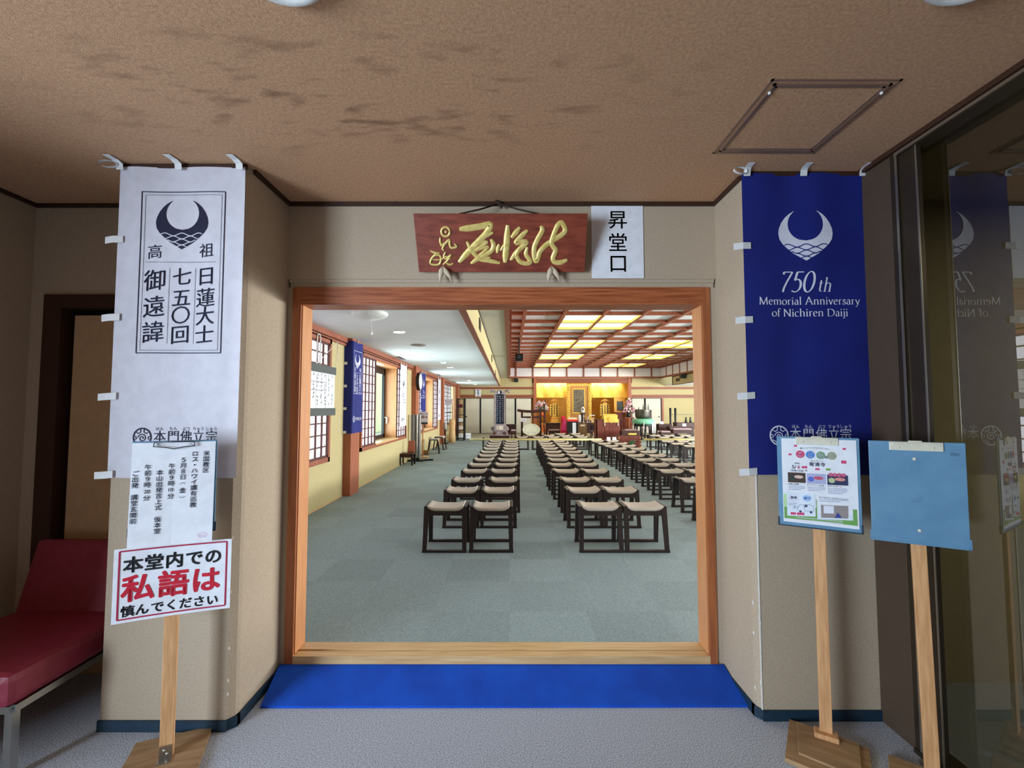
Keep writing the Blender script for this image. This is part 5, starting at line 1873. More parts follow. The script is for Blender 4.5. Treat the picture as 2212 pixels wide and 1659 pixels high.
x, _, z0_ = A_(1338.5, 890.5, HB + .42)
_, _, z1_ = A_(1338.5, 860, HB + .42)
t = thing('portrait_frame', 'gold framed dark portrait at the right end of the altar', 'picture', (x, HB + .42, z0_))
hw = 11.8 * (HB + .42) / 965
M().box(-hw, hw, -.02, .02, 0, z1_ - z0_).build('frame', gold_wall, t, bevel=.01)
M().box(-hw * .52, hw * .62, -.026, -.02, .08, z1_ - z0_ - .16).build('picture', mat('dark_photo', (48, 46, 42), .3, (30, 28, 26), 3), t)
M().box(-hw * .9, hw * .9, -.15, .15, -(z0_ - SILL) + .004, 0).build('plinth', red_wood, t)


def bouquet(name, label, px, py_base, py_foot, spread, height, Y, kinds, vase_m, cone):
    x, _, zb_ = G(px, py_base, Y)
    t = thing(name, label, 'flowers', (x, Y, zb_))
    M().lathe([(.09, 0), (.12, .05), (.10, .14), (.07, .20), (.10, .24)], n=16).build('vase', vase_m, t, smooth=True)
    w, h_ = spread * Y / 965, height * Y / 965
    lf = M()
    for i in range(60):
        a, r = random.uniform(0, 2 * PI), random.uniform(.1, 1)
        p0 = Vector((0, 0, .22))
        zz = .18 + h_ * random.uniform(.0, .55)
        p1 = Vector((math.cos(a) * w * r, math.sin(a) * .25 * r - .05, zz))
        s_ = Vector((random.uniform(-1, 1), random.uniform(-1, 1), random.uniform(-.5, 1))).normalized() * .07
        lf.add([p1 - s_, p1 + Vector((0, -.03, .035)), p1 + s_, p1 - Vector((0, .03, .035))], [(0, 1, 2, 3)])
        if i % 3 == 0:
            lf.tube([p0, (p0 + p1) / 2 + Vector((0, 0, .05)), p1], .006, 4)
    lf.build('foliage', leaf, t)
    for mt, num in kinds:
        fm = M()
        for i in range(num):
            f = i / num
            q = random.uniform(0, 1)
            zz = .24 + h_ * q * .92
            ww = w * ((1 - q) * .95 + .08 if cone else .9 * math.sqrt(max(0, 1 - (q * 1.0) ** 2)) + .1)
            u = random.uniform(-1, 1) * ww
            c_ = Vector((u, random.uniform(-.22, .0), zz))
            for b in range(5):
                a = b * 2 * PI / 5
                d = Vector((math.cos(a) * .045, -.012, math.sin(a) * .045))
                sd = Vector((-math.sin(a), 0, math.cos(a))) * .026
                fm.add([c_, c_ + d * .6 + sd, c_ + d + Vector((0, .02, 0)), c_ + d * .6 - sd], [(0, 1, 2, 3)])
            fm.ball(c_, .014, n=5)
        fm.build('blossoms', mt, t)
    return t, zb_


YB1 = k(21.8)
b1, zb1 = bouquet('flower_arrangement', 'spreading arrangement of pink and cream flowers left of the altar', 1169, 898, 917, 15, 22, YB1, ((pink, 40), (cream_petals, 34)), orange_cloth, False)
t = thing('flower_stand', 'red-brown stand below the left flower arrangement', 'stand', (b1.location.x, YB1, SILL))
hh = zb1 - SILL
M().box(-.22, .22, -.2, .2, hh - .04, hh).build('top', red_wood, t)
for sx in (-1, 1):
    for sy in (-1, 1):
        M().tube([(sx * .16, sy * .16, 0), (sx * .12, sy * .12, hh * .6), (sx * .18, sy * .16, hh - .04)], .022, 6).build('leg', red_wood, t)
b2, zb2 = bouquet('flower_arrangement', 'tall cone of pink and cream flowers beside the bronze bell', 1357.5, 901, 917, 14.5, 32, YB1 + .05, ((pink, 60), (cream_petals, 40)), black, True)
t = thing('flower_stand', 'red-brown stand below the tall cone of flowers', 'stand', (b2.location.x, YB1 + .05, SILL))
hh = zb2 - SILL
M().box(-.22, .22, -.2, .2, hh - .04, hh).build('top', red_wood, t)
for sx in (-1, 1):
    for sy in (-1, 1):
        M().tube([(sx * .16, sy * .16, 0), (sx * .12, sy * .12, hh * .6), (sx * .18, sy * .16, hh - .04)], .022, 6).build('leg', red_wood, t)

# black chest with red cloth and paper, pink cloth bundle, dolls and stands on the altar desk
Y = k(19.2)
xa, xb_ = G(1224.8, 920, Y)[0], G(1247.4, 920, Y)[0]
hh = G(1236, 907.5, Y)[2] - SILL
t = thing('black_chest', 'black chest with red cloth on top and white paper strip before the altar', 'chest', ((xa + xb_) / 2, Y, SILL))
M().box(-(xb_ - xa) / 2 - .06, (xb_ - xa) / 2 + .06, -.24, .24, 0, .12).build('plinth', black, t)
M().box(-(xb_ - xa) / 2, (xb_ - xa) / 2, -.2, .2, .12, hh).build('body', black, t, bevel=.006)
M().box(-(xb_ - xa) / 2 - .01, (xb_ - xa) / 2 + .01, -.215, .21, hh - .05, hh + .02).build('red_cloth', red_cloth, t)
x = G(1239, 920, Y)[0] - (xa + xb_) / 2
M().box(x - .07, x + .07, -.206, -.2, .26, hh - .10).build('paper_strip', paper, t)
t2 = thing('offering_tray', 'gold and pink offering tray on top of the black chest', 'tray', ((xa + xb_) / 2, Y, SILL + hh + .02))
M().box(-.2, .2, -.14, .14, 0, .02).build('tray', gold_cloth, t2)
m = M()
for i in range(7):
    m.ball((-.15 + .05 * i, -.02, .05), .035, .04, .04, 8)
m.build('offerings', cream_petals, t2, smooth=True)
Y = k(19.9)
t = thing('cloth_bundle', 'red and pink cloth-covered stand left of the black chest', 'stand', (G(1218, 915, Y)[0], Y, SILL))
zt = G(1218, 899, Y)[2] - SILL
M().hexa([(-.15, -.16, 0), (.15, -.16, 0), (.15, .16, 0), (-.15, .16, 0), (-.10, -.10, zt), (.06, -.10, zt), (.06, .10, zt), (-.10, .10, zt)]).build('drape', red_cloth, t, bevel=.02)
M().hexa([(-.16, -.20, .34), (.06, -.20, .34), (.06, -.16, .34), (-.16, -.16, .34), (-.03, -.15, zt - .12), (.07, -.15, zt - .12), (.07, -.11, zt - .12), (-.03, -.11, zt - .12)]).build('pink_cloth', hot_pink, t, bevel=.01)
Y = k(20.8)
zt = G(1101, 913, Y)[2]
t = thing('cabinet_box', 'small tan front cabinet under the altar desk', 'cabinet', (G(1257, 925, Y)[0], Y - .02, SILL))
hh = G(1101, 914.5, Y - .2)[2] - SILL
M().box(-.18, .18, -.18, .0, 0, hh).build('body', mat('brown_cabinet', (120, 92, 58), .5), t, bevel=.005)
M().box(-.10, .10, -.188, -.18, hh - .12, hh - .06).build('label', cream_petals, t)
t = thing('white_vase', 'white cylinder vase on the altar desk', 'vase', (G(1252, 905, Y + .3)[0], Y + .3, zt))
M().lathe([(.06, 0), (.07, .02), (.07, .26), (.055, .28), (.06, .34)], n=20).build('body', white_plastic, t, smooth=True)
t = thing('white_statue', 'black and white figure raised above the altar desk', 'statue', (G(1259, 890, Y + .45)[0], Y + .45, zt))
zz = G(1259, 878.5, Y + .45)[2] - zt
M().lathe([(.16, 0), (.10, .06), (.07, zz * .45), (.16, zz * .6)], n=16).build('pedestal', dark_wood, t, smooth=True)
M().lathe([(.05, zz * .6), (.09, zz * .68), (.075, zz * .85), (.05, zz * .95), (.015, zz)], n=14).build('figure', white_plastic, t, smooth=True)
M().ball((.0, -.06, zz * .82), .035, .03, .06, 8).build('dark_face', black, t)
for i, (px, hgt) in enumerate(((1260.5, 17), (1268.5, 13))):
    t = thing('candle_stand', ('taller' if i == 0 else 'shorter') + ' slim pale candle stand on the altar desk', 'candle stand', (G(px, 905, Y + .2)[0], Y + .2, zt))
    q = hgt * Y / 965
    M().lathe([(.06, 0), (.05, .02), (.015, .04), (.012, q * .7), (.035, q * .72), (.03, q * .76)], n=12).build('stem', cream_petals, t, smooth=True)
    M().lathe([(.014, q * .76), (.012, q)], n=8).build('candle', white_plastic, t)
t = thing('desk_lamp', 'white folding lamp on the altar desk', 'lamp', (G(1276, 905, Y + .15)[0], Y + .15, zt))
M().box(-.08, .02, -.06, .06, 0, .02).build('base', white_plastic, t)
M().tube([(-.04, 0, .02), (-.12, 0, .20), (-.02, 0, .33)], .012, 6).build('arm', white_plastic, t)
M().hexa([(-.04, -.05, .31), (.18, -.05, .29), (.18, .05, .29), (-.04, .05, .31), (-.04, -.05, .35), (.18, -.05, .33), (.18, .05, .33), (-.04, .05, .35)]).build('head', white_plastic, t)
t = thing('paper_stand', 'tan sheet leaning on a stand at the right of the altar desk', 'stand', (G(1282, 908, Y)[0], Y + .05, zt))
M().hexa([(-.09, -.05, 0), (.07, -.05, 0), (.07, -.03, 0), (-.09, -.03, 0), (-.11, .02, .22), (.05, .02, .22), (.05, .04, .22), (-.11, .04, .22)]).build('sheet', tan_cloth, t)
M().box(-.06, .04, -.03, .09, 0, .015).build('foot', dark_wood, t)
Y = k(19.6)
t = thing('round_chair', 'dark rounded chair between the altar desk and the lectern', 'chair', (G(1283, 930, Y)[0], Y, SILL))
zt_ = G(1283, 914, Y)[2] - SILL
M().lathe([(.15, .30), (.17, .34), (.165, .38)], n=20).build('seat', mauve, t, smooth=True)
m = M()
for i in range(9):
    a = PI * (1.05 + .9 * i / 8)
    b = PI * (1.05 + .9 * (i + 1) / 8)
    if i < 8:
        m.hexa([(.17 * math.cos(a), .17 * math.sin(a), .36), (.17 * math.cos(b), .17 * math.sin(b), .36), (.15 * math.cos(b), .15 * math.sin(b), .36), (.15 * math.cos(a), .15 * math.sin(a), .36),
                (.17 * math.cos(a), .17 * math.sin(a), zt_ - .12 * abs(i - 4) / 4), (.17 * math.cos(b), .17 * math.sin(b), zt_ - .12 * abs(i - 3) / 4), (.15 * math.cos(b), .15 * math.sin(b), zt_ - .12 * abs(i - 3) / 4), (.15 * math.cos(a), .15 * math.sin(a), zt_ - .12 * abs(i - 4) / 4)])
m.build('backrest', mat('dark_purple_vinyl', (56, 42, 54), .5), t)
for sx in (-1, 1):
    for sy in (-1, 1):
        M().tube([(sx * .14, sy * .14, 0), (sx * .11, sy * .11, .31)], .016, 6).build('leg', dark_wood, t)

# glass candle tubes behind the bell, on their own table
Y = k(21.6)
tb, hh = table('offering_table', 'dark narrow table behind the bronze bell', 1386, 1409, 886, Y, dark_wood, dark_wood, .35, .04, True, .3)
for i, px in enumerate((1391.5, 1397, 1402.5)):
    t = thing('glass_tube', '%s of three clear glass candle tubes behind the bronze bell' % ('leftmost', 'middle one', 'rightmost')[i], 'candle glass', (G(px, 880, Y)[0], Y + .15, SILL + hh), 0, 'glass tubes behind the bell')
    M().lathe([(.034, 0), (.034, .24), (.03, .26)], n=14).build('glass', MATS.get('tube_glass') or pane('tube_glass', (206, 210, 206), .12), t, smooth=True)
    M().lathe([(.022, .005), (.022, .15)], n=10).build('candle', cream_petals, t)

# the rail with two dark posts, desks and papers at the right
Y = k(21.0)
x0_, x1_ = G(1448.3, 900, Y)[0], G(1459, 900, Y)[0]
t = thing('post_rail', 'two dark round-topped posts joined by a thin rail at the right', 'rail', (x0_, Y, SILL))
zz = G(1448, 881, Y)[2] - SILL
for x in (0, x1_ - x0_):
    M().lathe([(.09, 0), (.09, .03), (.045, .05), (.045, zz - .1), (.055, zz - .08), (.05, zz - .02), (.02, zz)], (x, 0, 0), 14).build('post', black, t, smooth=True)
M().tube([(0, 0, zz * .77), (2.6, 0, zz * .77)], .014, 6).build('rail', steel, t)
M().lathe([(.09, 0), (.09, .03), (.03, .05), (.03, zz * .79)], (2.6, 0, 0), 12).build('end_post', black, t, smooth=True)
for i, (a, c_, yt, Y, d_) in enumerate(((1423, 1452, 916, k(19.0), .4), (1446, 1500, 921, k(18.2), .36), (1462, 1530, 913, k(20.0), .5))):
    table('sutra_desk', ('dark sutra desk nearest the bronze bell on the right', 'dark low sutra desk in front of the others at the right', 'dark long sutra desk at the back right')[i], a, c_, yt, Y, dark_wood, dark_wood, d_, .05, True, .22, 'desk', 'sutra desks right of the bell')
cushion_seat('small bench with mauve cushion in front of the right sutra desks', 1428, 1450, 931, k(17.4))
cushion_seat('wide bench with mauve cushion at the far right desks', 1454, 1496, 925.5, k(17.7))
Y = k(18.6)
for i, px in enumerate((1410, 1415.5)):
    t = thing('paper_strip', ('left' if i == 0 else 'right') + ' of two tall white paper strips on stands by the bell', 'paper strip', (G(px, 930, Y)[0], Y, SILL))
    zz = G(px, 913, Y)[2] - SILL
    M().box(-.032, .032, -.006, .0, .30, zz).build('strip', paper, t)
    M().box(-.008, .008, 0, .012, .02, zz).box(-.05, .05, -.05, .05, 0, .02).build('stick', dark_wood, t)
Yd = k(20.0) + .2
zd = G(1101, 913, k(20.0))[2]
for i, px in enumerate((1482, 1491.5)):
    t = thing('figurine', ('left' if i == 0 else 'right') + ' of two small dark figurines on the back desk', 'figurine', (G(px, 908, Yd)[0], Yd, zd))
    M().lathe([(.05, 0), (.06, .05), (.045, .12), (.03, .15), (.042, .18), (.03, .22), (.008, .235)], n=12).build('figure', mat('dark_green_bronze', (42, 48, 36), .4), t, smooth=True)
for i, (px, Y, yt) in enumerate(((1429.5, k(19.0) + .1, 916), (1478, k(18.2) + .1, 921))):
    t = thing('paper_block', ('white paper block on the desk nearest the bell', 'white paper block on the low front desk')[i], 'paper', (G(px, yt, Y)[0], Y, G(1101, yt, Y - .1)[2]))
    M().hexa([(-.07, -.03, 0), (.07, -.03, 0), (.07, .03, 0), (-.07, .03, 0), (-.07, .0, .10), (.07, .0, .10), (.07, .03, .10), (-.07, .03, .10)]).build('block', paper, t)

# --- coffer lights: two by two lit cells in added frames, painted yellow as lamplit beam sides
lamplit_side = mat('painted_lamplight_yellow', (238, 206, 104), 0.7)
lt_first = None
for side, xi in (('left', 1), ('right', 5)):
    for n_, yi in enumerate((6, 10, 14, 18)):
        xa, xb_ = xb[xi - 0] , xb[xi + 1]
        lab = 'lit square of four cream ceiling panels, %s from the doorway in the %s coffer row' % (ORD[n_], side)
        loc = (xb[xi + 1], yb[yi + 1], ZP)
        if lt_first is None:
            lt_first = thing('ceiling_light', lab, 'ceiling light', loc, 0, 'lit squares in the coffered ceiling')
            cy = k(.935)
            for sx in (-1, 0):
                for sy in (-1, 0):
                    x0_, y0_ = sx * cell + .038, sy * cy + .034
                    x1_, y1_ = (sx + 1) * cell - .038, (sy + 1) * cy - .034
                    M().box(x0_, x1_, y0_, y1_, -.012, -.002).build('diffuser', lamp_panel, lt_first)
                    fm = M()
                    for q in ((x0_, x0_ + .006, y0_, y1_), (x1_ - .006, x1_, y0_, y1_), (x0_, x1_, y0_, y0_ + .006), (x0_, x1_, y1_ - .006, y1_)):
                        fm.box(q[0], q[1], q[2], q[3], ZB - ZP + .004, -.013)
                    fm.build('frame', lamplit_side, lt_first)
        else:
            dup(lt_first, loc, 0, lab)

# --- fittings in the aisle ceiling
dl = None
for n_, (x, y) in enumerate(((-1.61, 6.45), (-1.62, 9.36), (-1.65, 12.3), (-1.69, 18.5), (-1.70, 21.85))):
    lab = 'small lit downlight in the white aisle ceiling, %s from the doorway' % ORD[n_]
    if dl is None:
        dl = thing('downlight', lab, 'downlight', (k(x), k(y), HC), 0, 'aisle downlights')
        M().lathe([(.090, 0), (.092, -.006), (.078, -.010)], n=24).build('trim_ring', white_plastic, dl, smooth=True)
        M().lathe([(.078, -.004), (.076, -.012), (.002, -.013)], n=24).build('lens', down_lamp, dl)
    else:
        dup(dl, (k(x), k(y), HC), 0, lab)
t = thing('ceiling_speaker', 'round grey ceiling speaker between the first two downlights', 'speaker', (k(-1.615), k(7.85), HC))
M().lathe([(.13, 0), (.132, -.008), (.115, -.014), (.004, -.015)], n=28).build('grille', mat('grey_grille', (150, 138, 130), .6), t, smooth=True)
t = thing('smoke_detector', 'small round white detector on the aisle ceiling', 'detector', (k(-1.63), k(10.9), HC))
M().lathe([(.07, 0), (.07, -.02), (.045, -.045), (.004, -.05)], n=20).build('body', white_plastic, t, smooth=True)
for n_, (x, y) in enumerate(((-2.42, 9.9), (-2.42, 15.2), (-2.42, 19.6))):
    lab = 'dark slot vent at the window edge of the aisle ceiling, %s from the doorway' % ORD[n_]
    t = thing('ceiling_vent', lab, 'vent', (k(x), k(y), HC), 0, 'slot vents in the aisle ceiling')
    M().box(-.06, .06, -.30, .30, -.008, 0).build('frame', white_plastic, t)
    M().box(-.045, .045, -.285, .285, -.010, -.007).build('slot', black, t)
t = thing('pull_cord_lamp', 'flat round white lamp with hanging pull cord just inside the doorway', 'lamp', (k(-1.62), k(5.12), HC))
M().lathe([(.19, 0), (.20, -.02), (.17, -.05), (.09, -.075), (.004, -.08)], n=28).build('shade', white_plastic, t, smooth=True)
M().tube([(.02, 0, -.07), (.02, 0, -.20)], .004, 6).lathe([(.006, -.20), (.018, -.225), (.016, -.25), (.004, -.255)], (.02, 0, 0), 10).build('pull_cord', white_plastic, t)
for n_, (py0, py1) in enumerate(((684, 720), (768, 782), (803, 810))):
    y0_ = abs(bx1) * 957 / (CX - 1029 - (7, 33, 41)[n_] * 1.0)
    lab = 'dark grille on the side of the yellow ceiling beam, %s from the doorway' % ORD[n_]
    t = thing('beam_vent', lab, 'vent', (bx1, y0_, EYE + (878.4 - (py0 + py1) / 2) / 958 * y0_), 0, 'grilles along the ceiling beam')
    M().box(0, .012, -.16, .16, -.09, .09).build('frame', alum, t)
    M().box(.012, .014, -.14, .14, -.075, .075).build('grille', black, t)
Y = k(20.5)
x, _, z = G(1465, 823, Y)
t = thing('beam_vent', 'dark square grille on the far right yellow beam', 'vent', (k(8.1), k(8.1) * 965 / (1465 - CX), kz(2.74)))
M().box(-.012, 0, -.22, .22, -.07, .07).build('grille', black, t)
for n_, (px, py, Y, s_, lab) in enumerate(((1121.5, 772, k(13.2), 1.0, 'black box speaker hanging from the coffer, nearer of the two on the left'), (1115, 812.5, k(21.5), .9, 'black box speaker under the coffer rim at the far left'), (1440, 814.5, k(20.5), .85, 'black box speaker under the coffer at the far right'))):
    x, _, z = G(px, py, Y)
    if n_:
        z = ZR - .012 - .11 * s_
        Y = (HB - .05 if n_ == 1 else Y)
        x = (G(px, py, Y)[0] if n_ == 1 else k(7.95))
    t = thing('box_speaker', lab, 'speaker', (x, Y, z), 0, 'hanging box speakers')
    w_ = .11 * s_
    M().hexa([(-w_, -.10, -w_), (w_, -.13, -w_), (w_, .12, -w_), (-w_, .12, -w_), (-w_, -.14, w_ * .8), (w_, -.16, w_ * .8), (w_, .12, w_), (-w_, .12, w_)]).build('cabinet', black, t, bevel=.01)
    M().lathe([(.05, -.156), (.045, -.13)], (0, 0, 0), 16, axis='y').build('cone', clip_edge, t)
    M().tube([(0, .04, w_ * .8), (0, .04, (ZB if n_ < 1 else ZR - .012) - z)], .02, 8).build('bracket', black, t)

# ------------------------------------------------------------------ along the window wall
# big paper chart hung on the first window
XC = k(-2.545)
ya, yb_ = k(4.6), k(6.52)
zt, zb_ = kz(2.015), kz(1.325)
t = thing('paper_chart', 'large white handwritten paper chart with grey bars hanging before the first window', 'chart', (XC, (ya + yb_) / 2, zb_))
hw, hh = (yb_ - ya) / 2, zt - zb_
M().box(-.006, 0, -hw + .03, hw - .03, .09, hh - .08).build('sheet', paper, t)
M().box(-.012, .006, -hw, hw, hh - .10, hh).build('top_bar', grey_board, t)
M().box(-.012, .006, -hw, hw, 0, .10).build('bottom_bar', grey_board, t)
m = M()
cf = lambda u, v: (.0012, u, v)
for v in (hh * .66, hh * .50, hh * .14):
    m.ribbon([(-hw + .1, v), (hw - .32, v)], .005, cf)
for u in (-hw + .45, hw - .62, hw - .32):
    m.ribbon([(u, hh * .14), (u, hh * .82)], .004, cf)
for c_ in range(14):
    u = hw - .12 - c_ * .115
    v = hh * .80
    while v > hh * .2:
        for q in range(3):
            a, l = random.uniform(-.4, 2.0), random.uniform(.010, .024)
            ou, ov = random.uniform(-.014, .014), random.uniform(-.014, .014)
            m.ribbon([(u + ou - l * math.cos(a), v + ov - l * math.sin(a)), (u + ou + l * math.cos(a), v + ov + l * math.sin(a))], .0055, cf)
        v -= random.choice((.05, .05, .05, .13))
m.build('handwriting', ink_black, t)
m = M()
m.tube([(.0, hw - .02, hh), (.012, hw + .02, W1 - zb_ - .03), (-.01, hw - .6, hh)], .004, 6)
m.tube([(.01, hw + .02, W1 - zb_ - .03), (.01, hw + .06, .35 + hh * .6)], .004, 6)
m.build('hanging_cord', white_plastic, t)
wc = thing('hanging_loop', 'white cord loop hanging at the top of the first window', 'cord', (HL + .04, k(6.02), kz(2.33)))
M().tube([(0, -.05, -.40), (0, -.05, .05), (0, -.035, .09), (0, 0, .10), (0, .035, .09), (0, .05, .05), (0, .05, -.36)], .008, 8).build('loop', white_plastic, wc, smooth=True)


# nobori banners in the hall
def wrap_banner(label, yp, z_top):
    """Navy banner wrapped round the first post: its left part on the near side, the rest along the face."""
    W, H = .565, 1.405
    D = .115
    t = thing('hanging_banner', label, 'banner', (HL, yp, z_top))

    def fn(u, v, d=.003):
        if u < D:
            return (u - .012 + .01, -.014 - d, v)
        return (D + .014 + d + .006 * math.sin(u * 16 + v), u - D - .004, v)
    m = M()
    nu, nv = 16, 12
    us = sorted([W * i / nu for i in range(nu + 1)] + [D - .0005, D + .0005])
    for j in range(nv + 1):
        for u in us:
            m.v.append(fn(u, -H * j / nv, 0))
    n = len(us)
    for j in range(nv):
        for i in range(n - 1):
            a = j * n + i
            m.f.append((a, a + n, a + n + 1, a + 1))
    m.build('cloth', banner_navy, t)
    pr, wl = M(), M()
    c_ = D + .215
    pr.rectline(c_ - .185, c_ + .185, -.80, -.14, .006, fn)
    emblem(pr, wl, c_ - .01, -.30, .24, fn, lambda a, b: fn(a, b, .0045))
    pr.ribbon([(c_ - .17 + .034 * i, -.475) for i in range(11)], .004, fn)
    for text, u in (('日蓮大士', c_ + .11), ('七五〇回', c_), ('御遠諱', c_ - .12)):
        pr.column(text, u, -.53, .085 if len(text) == 4 else .10, fn, step=.86 if len(text) == 4 else 1.0)
    pr.glyph('高', c_ - .125, -.425, .07, fn)
    pr.glyph('祖', c_ + .11, -.425, .07, fn)
    crest(pr, c_ - .15, -1.19, .048, fn)
    pr.row('本門佛立宗', c_ + .06, -1.19, .055, fn)
    pr.build('printed_lettering', ink_white, t)
    wl.build('printed_waves', banner_navy, t)
    for v in (-.345, -.69, -1.03, -1.385):
        M().box(-.055, .05, -.026, -.021, v - .020, v + .020).build('fastening_tab', tape, t)
    for u in (.03, D + .20):
        p = fn(u, 0, .006)
        M().box(p[0] - .014, p[0] + .014, p[1] - .004, p[1] + .004, -.02, .05).build('hanging_tab', tape, t)
    return t


wrap_banner('navy banner with white crescent wrapped round the nearest wooden post', POSTS[0], kz(2.50))


def wall_banner(label, y0, x_, z_top, cl, ink, content):
    W, H = .58, 1.405
    t = thing('hanging_banner', label, 'banner', (x_, y0, z_top))
    fn = lambda u, v, d=.002: (.010 * math.sin(u * 14 + v) * (0.4 - v * .4) + d, u, v)
    m = M()
    nu, nv = 18, 14
    for j in range(nv + 1):
        for i in range(nu + 1):
            m.v.append(fn(W * i / nu, -H * j / nv, 0))
    for j in range(nv):
        for i in range(nu):
            a = j * (nu + 1) + i
            m.f.append((a, a + nu + 1, a + nu + 2, a + 1))
    m.build('cloth', cl, t, smooth=True)
    pr, wl = M(), M()
    if content == 'white':
        emblem(pr, wl, W / 2, -.42, .20, fn, lambda a, b: fn(a, b, .004))
        for q in range(2):
            pr.row('日蓮大士七五', W / 2, -.66 - .06 * q, .05, fn)
        pr.ribbon([(.10, -.80), (.48, -.80)], .010, fn)
        pr.ribbon([(.08, -.86), (.50, -.86)], .010, fn)
        crest(pr, W / 2 - .14, -1.25, .045, fn)
        pr.row('本門佛立宗', W / 2 + .05, -1.25, .052, fn)
    else:
        emblem(pr, wl, W / 2, -.30, .26, fn, lambda a, b: fn(a, b, .004))
        roman(pr, '750', W / 2 - .03, -.58, .145, fn, slant=.22)
        roman(pr, 'th', W / 2 + .13, -.58, .10, fn, slant=.22)
        roman(pr, 'Memorial Anniversary', W / 2, -.65, .055, fn, weight=1.2)
        roman(pr, 'of Nichiren Daiji', W / 2, -.71, .055, fn, weight=1.2)
    pr.build('printed_lettering', ink, t)
    wl.build('printed_waves', cl, t)
    for v in (-.02, -.36, -.70, -1.05, -1.38):
        M().box(-.004, .006, -.035, .04, v - .014, v + .014).build('fastening_tab', tape, t)
    for u in (.02, W / 2, W - .02):
        M().box(-.004, .008, u - .014, u + .014, -.02, .05).build('hanging_tab', tape, t)
    return t


wall_banner('white banner with dark print hanging over the right side of the second window', k(10.52), HL + .055, kz(2.455), banner_white, ink_navy, 'white')
wall_banner('navy banner hanging in front of the third window beside the clock', k(12.95), HL + .07, kz(2.44), banner_navy, ink_white, 'navy')
wall_banner('white banner with dark print hanging at the far end of the third window', k(15.95), HL + .07, kz(2.44), banner_white, ink_navy, 'white')

# wall clock on the second post
t = thing('wall_clock', 'octagonal wall clock with white face on the second wooden post', 'clock', (HL + .115, POSTS[1] + .20, kz(2.13)))
oc = lambda r: [(r * math.cos(PI / 8 + PI * i / 4), r * math.sin(PI / 8 + PI * i / 4)) for i in range(8)]
m = M()
m.prism(oc(.245), lambda u, v, d: (d, u, v), 0, .075)
m.build('case', black, t)
M().lathe([(.205, .0755), (.205, .079)], (0, 0, 0), 32, axis='x').build('face', white_plastic, t)
m = M()
for i in range(12):
    a = 2 * PI * i / 12
    m.ribbon([(.165 * math.cos(a), .165 * math.sin(a)), (.19 * math.cos(a), .19 * math.sin(a))], .012, lambda u, v: (.0797, u, v))
m.ribbon([(0, 0), (.09, .05)], .012, lambda u, v: (.0806, u, v))
m.ribbon([(0, 0), (-.03, .15)], .008, lambda u, v: (.0806, u, v))
m.build('hands', black, t)

# silver folded screen on a black foot
Y = k(11.66)
x, _, z = G(891, 995, Y)
t = thing('silver_screen', 'tall fluted silver screen on a black foot beside the small chair', 'screen', (x + .07, Y, SILL))
hh = G(891, 895.5, Y)[2] - SILL
w_ = 11 * Y / 965
m = M()
pts = []
for i in range(25):
    u = -w_ + 2 * w_ * i / 24
    pts.append((u, -.03 * abs(math.sin(i * PI / 4)) - .02 * math.sin(i * .9)))
n = len(pts)
for z_ in (.07, hh):
    for u, v in pts:
        m.v.append((u, v, z_))
    for u, v in reversed(pts):
        m.v.append((u, v + .035, z_))
for i in range(2 * n):
    a, b = i, (i + 1) % (2 * n)
    m.f.append((a, b, b + 2 * n, a + 2 * n))
m.f += [tuple(2 * n + i for i in range(2 * n)), tuple(reversed(range(2 * n)))]
m.build('fluted_panel', silver, t)
m = M().box(-.16, .22, -.14, .14, 0, .03)
m.bar((-.14, -.12, .02), (.42, .10, .02), .05, .04).bar((-.1, 0, .05), (.1, 0, .05), .06)
m.build('foot', black, t)

# small chair with a reclined wooden back
Y = k(10.75)
x = G(877, 980, Y)[0]
t = thing('low_chair', 'small dark chair with a brown wooden back under the second window', 'chair', (x, Y + .16, SILL), .0)
sh = G(877, 980, Y)[2] - SILL
M().box(-.155, .155, -.16, .16, sh - .035, sh).build('seat', dark_wood, t, bevel=.01)
M().box(-.145, .145, -.15, -.13, sh - .09, sh - .03).box(-.145, .145, .13, .15, sh - .09, sh - .03).build('seat_rail', dark_wood, t)
for sx in (-1, 1):
    for sy in (-1, 1):
        M().box(sx * .135 - .017, sx * .135 + .017, sy * .14 - .017, sy * .14 + .017, 0, sh - .03).build('leg', black, t)
M().hexa([(-.03, .10, sh), (.145, .10, sh), (.145, .13, sh), (-.03, .13, sh), (-.02, .17, sh + .27), (.13, .17, sh + .27), (.13, .195, sh + .27), (-.02, .195, sh + .27)]).build('backrest', mat('orange_brown_leather', (156, 84, 58), .45), t, bevel=.012)

# quiet-please placard on a pole by the third window
Y = k(12.5)
x = G(913.5, 900, Y)[0]
t = thing('sign_stand', 'pole stand with a small placard by the third window', 'sign stand', (x, Y, SILL), .0)
zt, zb_ = G(913, 889.5, Y)[2] - SILL, G(913, 912, Y)[2] - SILL
w_ = 11.6 * Y / 965
M().box(-.014, .014, 0, .022, .02, zt).build('pole', pole_wood, t)
M().box(-.16, .16, -.14, .14, 0, .02).build('base', sill_wood, t)
M().box(-w_ * .9, w_ * .9, -.008, .0, zb_ - .055, zb_).build('clipboard', clip_edge, t)
t2 = thing('placard', 'white placard with black and red lettering on the pole stand by the third window', 'sign', (x, Y, SILL))
M().box(-w_, w_, -.014, -.009, zb_, zt).build('board', paper, t2)
pf2 = lambda u, v: (u, -.0148, v)
m = M()
m.row('本堂内での', 0, zt - .055, .054, pf2, bold=.02)
m.row('慎んでください', 0, zb_ + .035, .036, pf2, bold=.02)
m.build('black_lettering', ink_black, t2)
m = M()
m.row('私語は', 0, (zt + zb_) / 2, .088, pf2, bold=.02)
m.build('red_lettering', ink_red, t2)

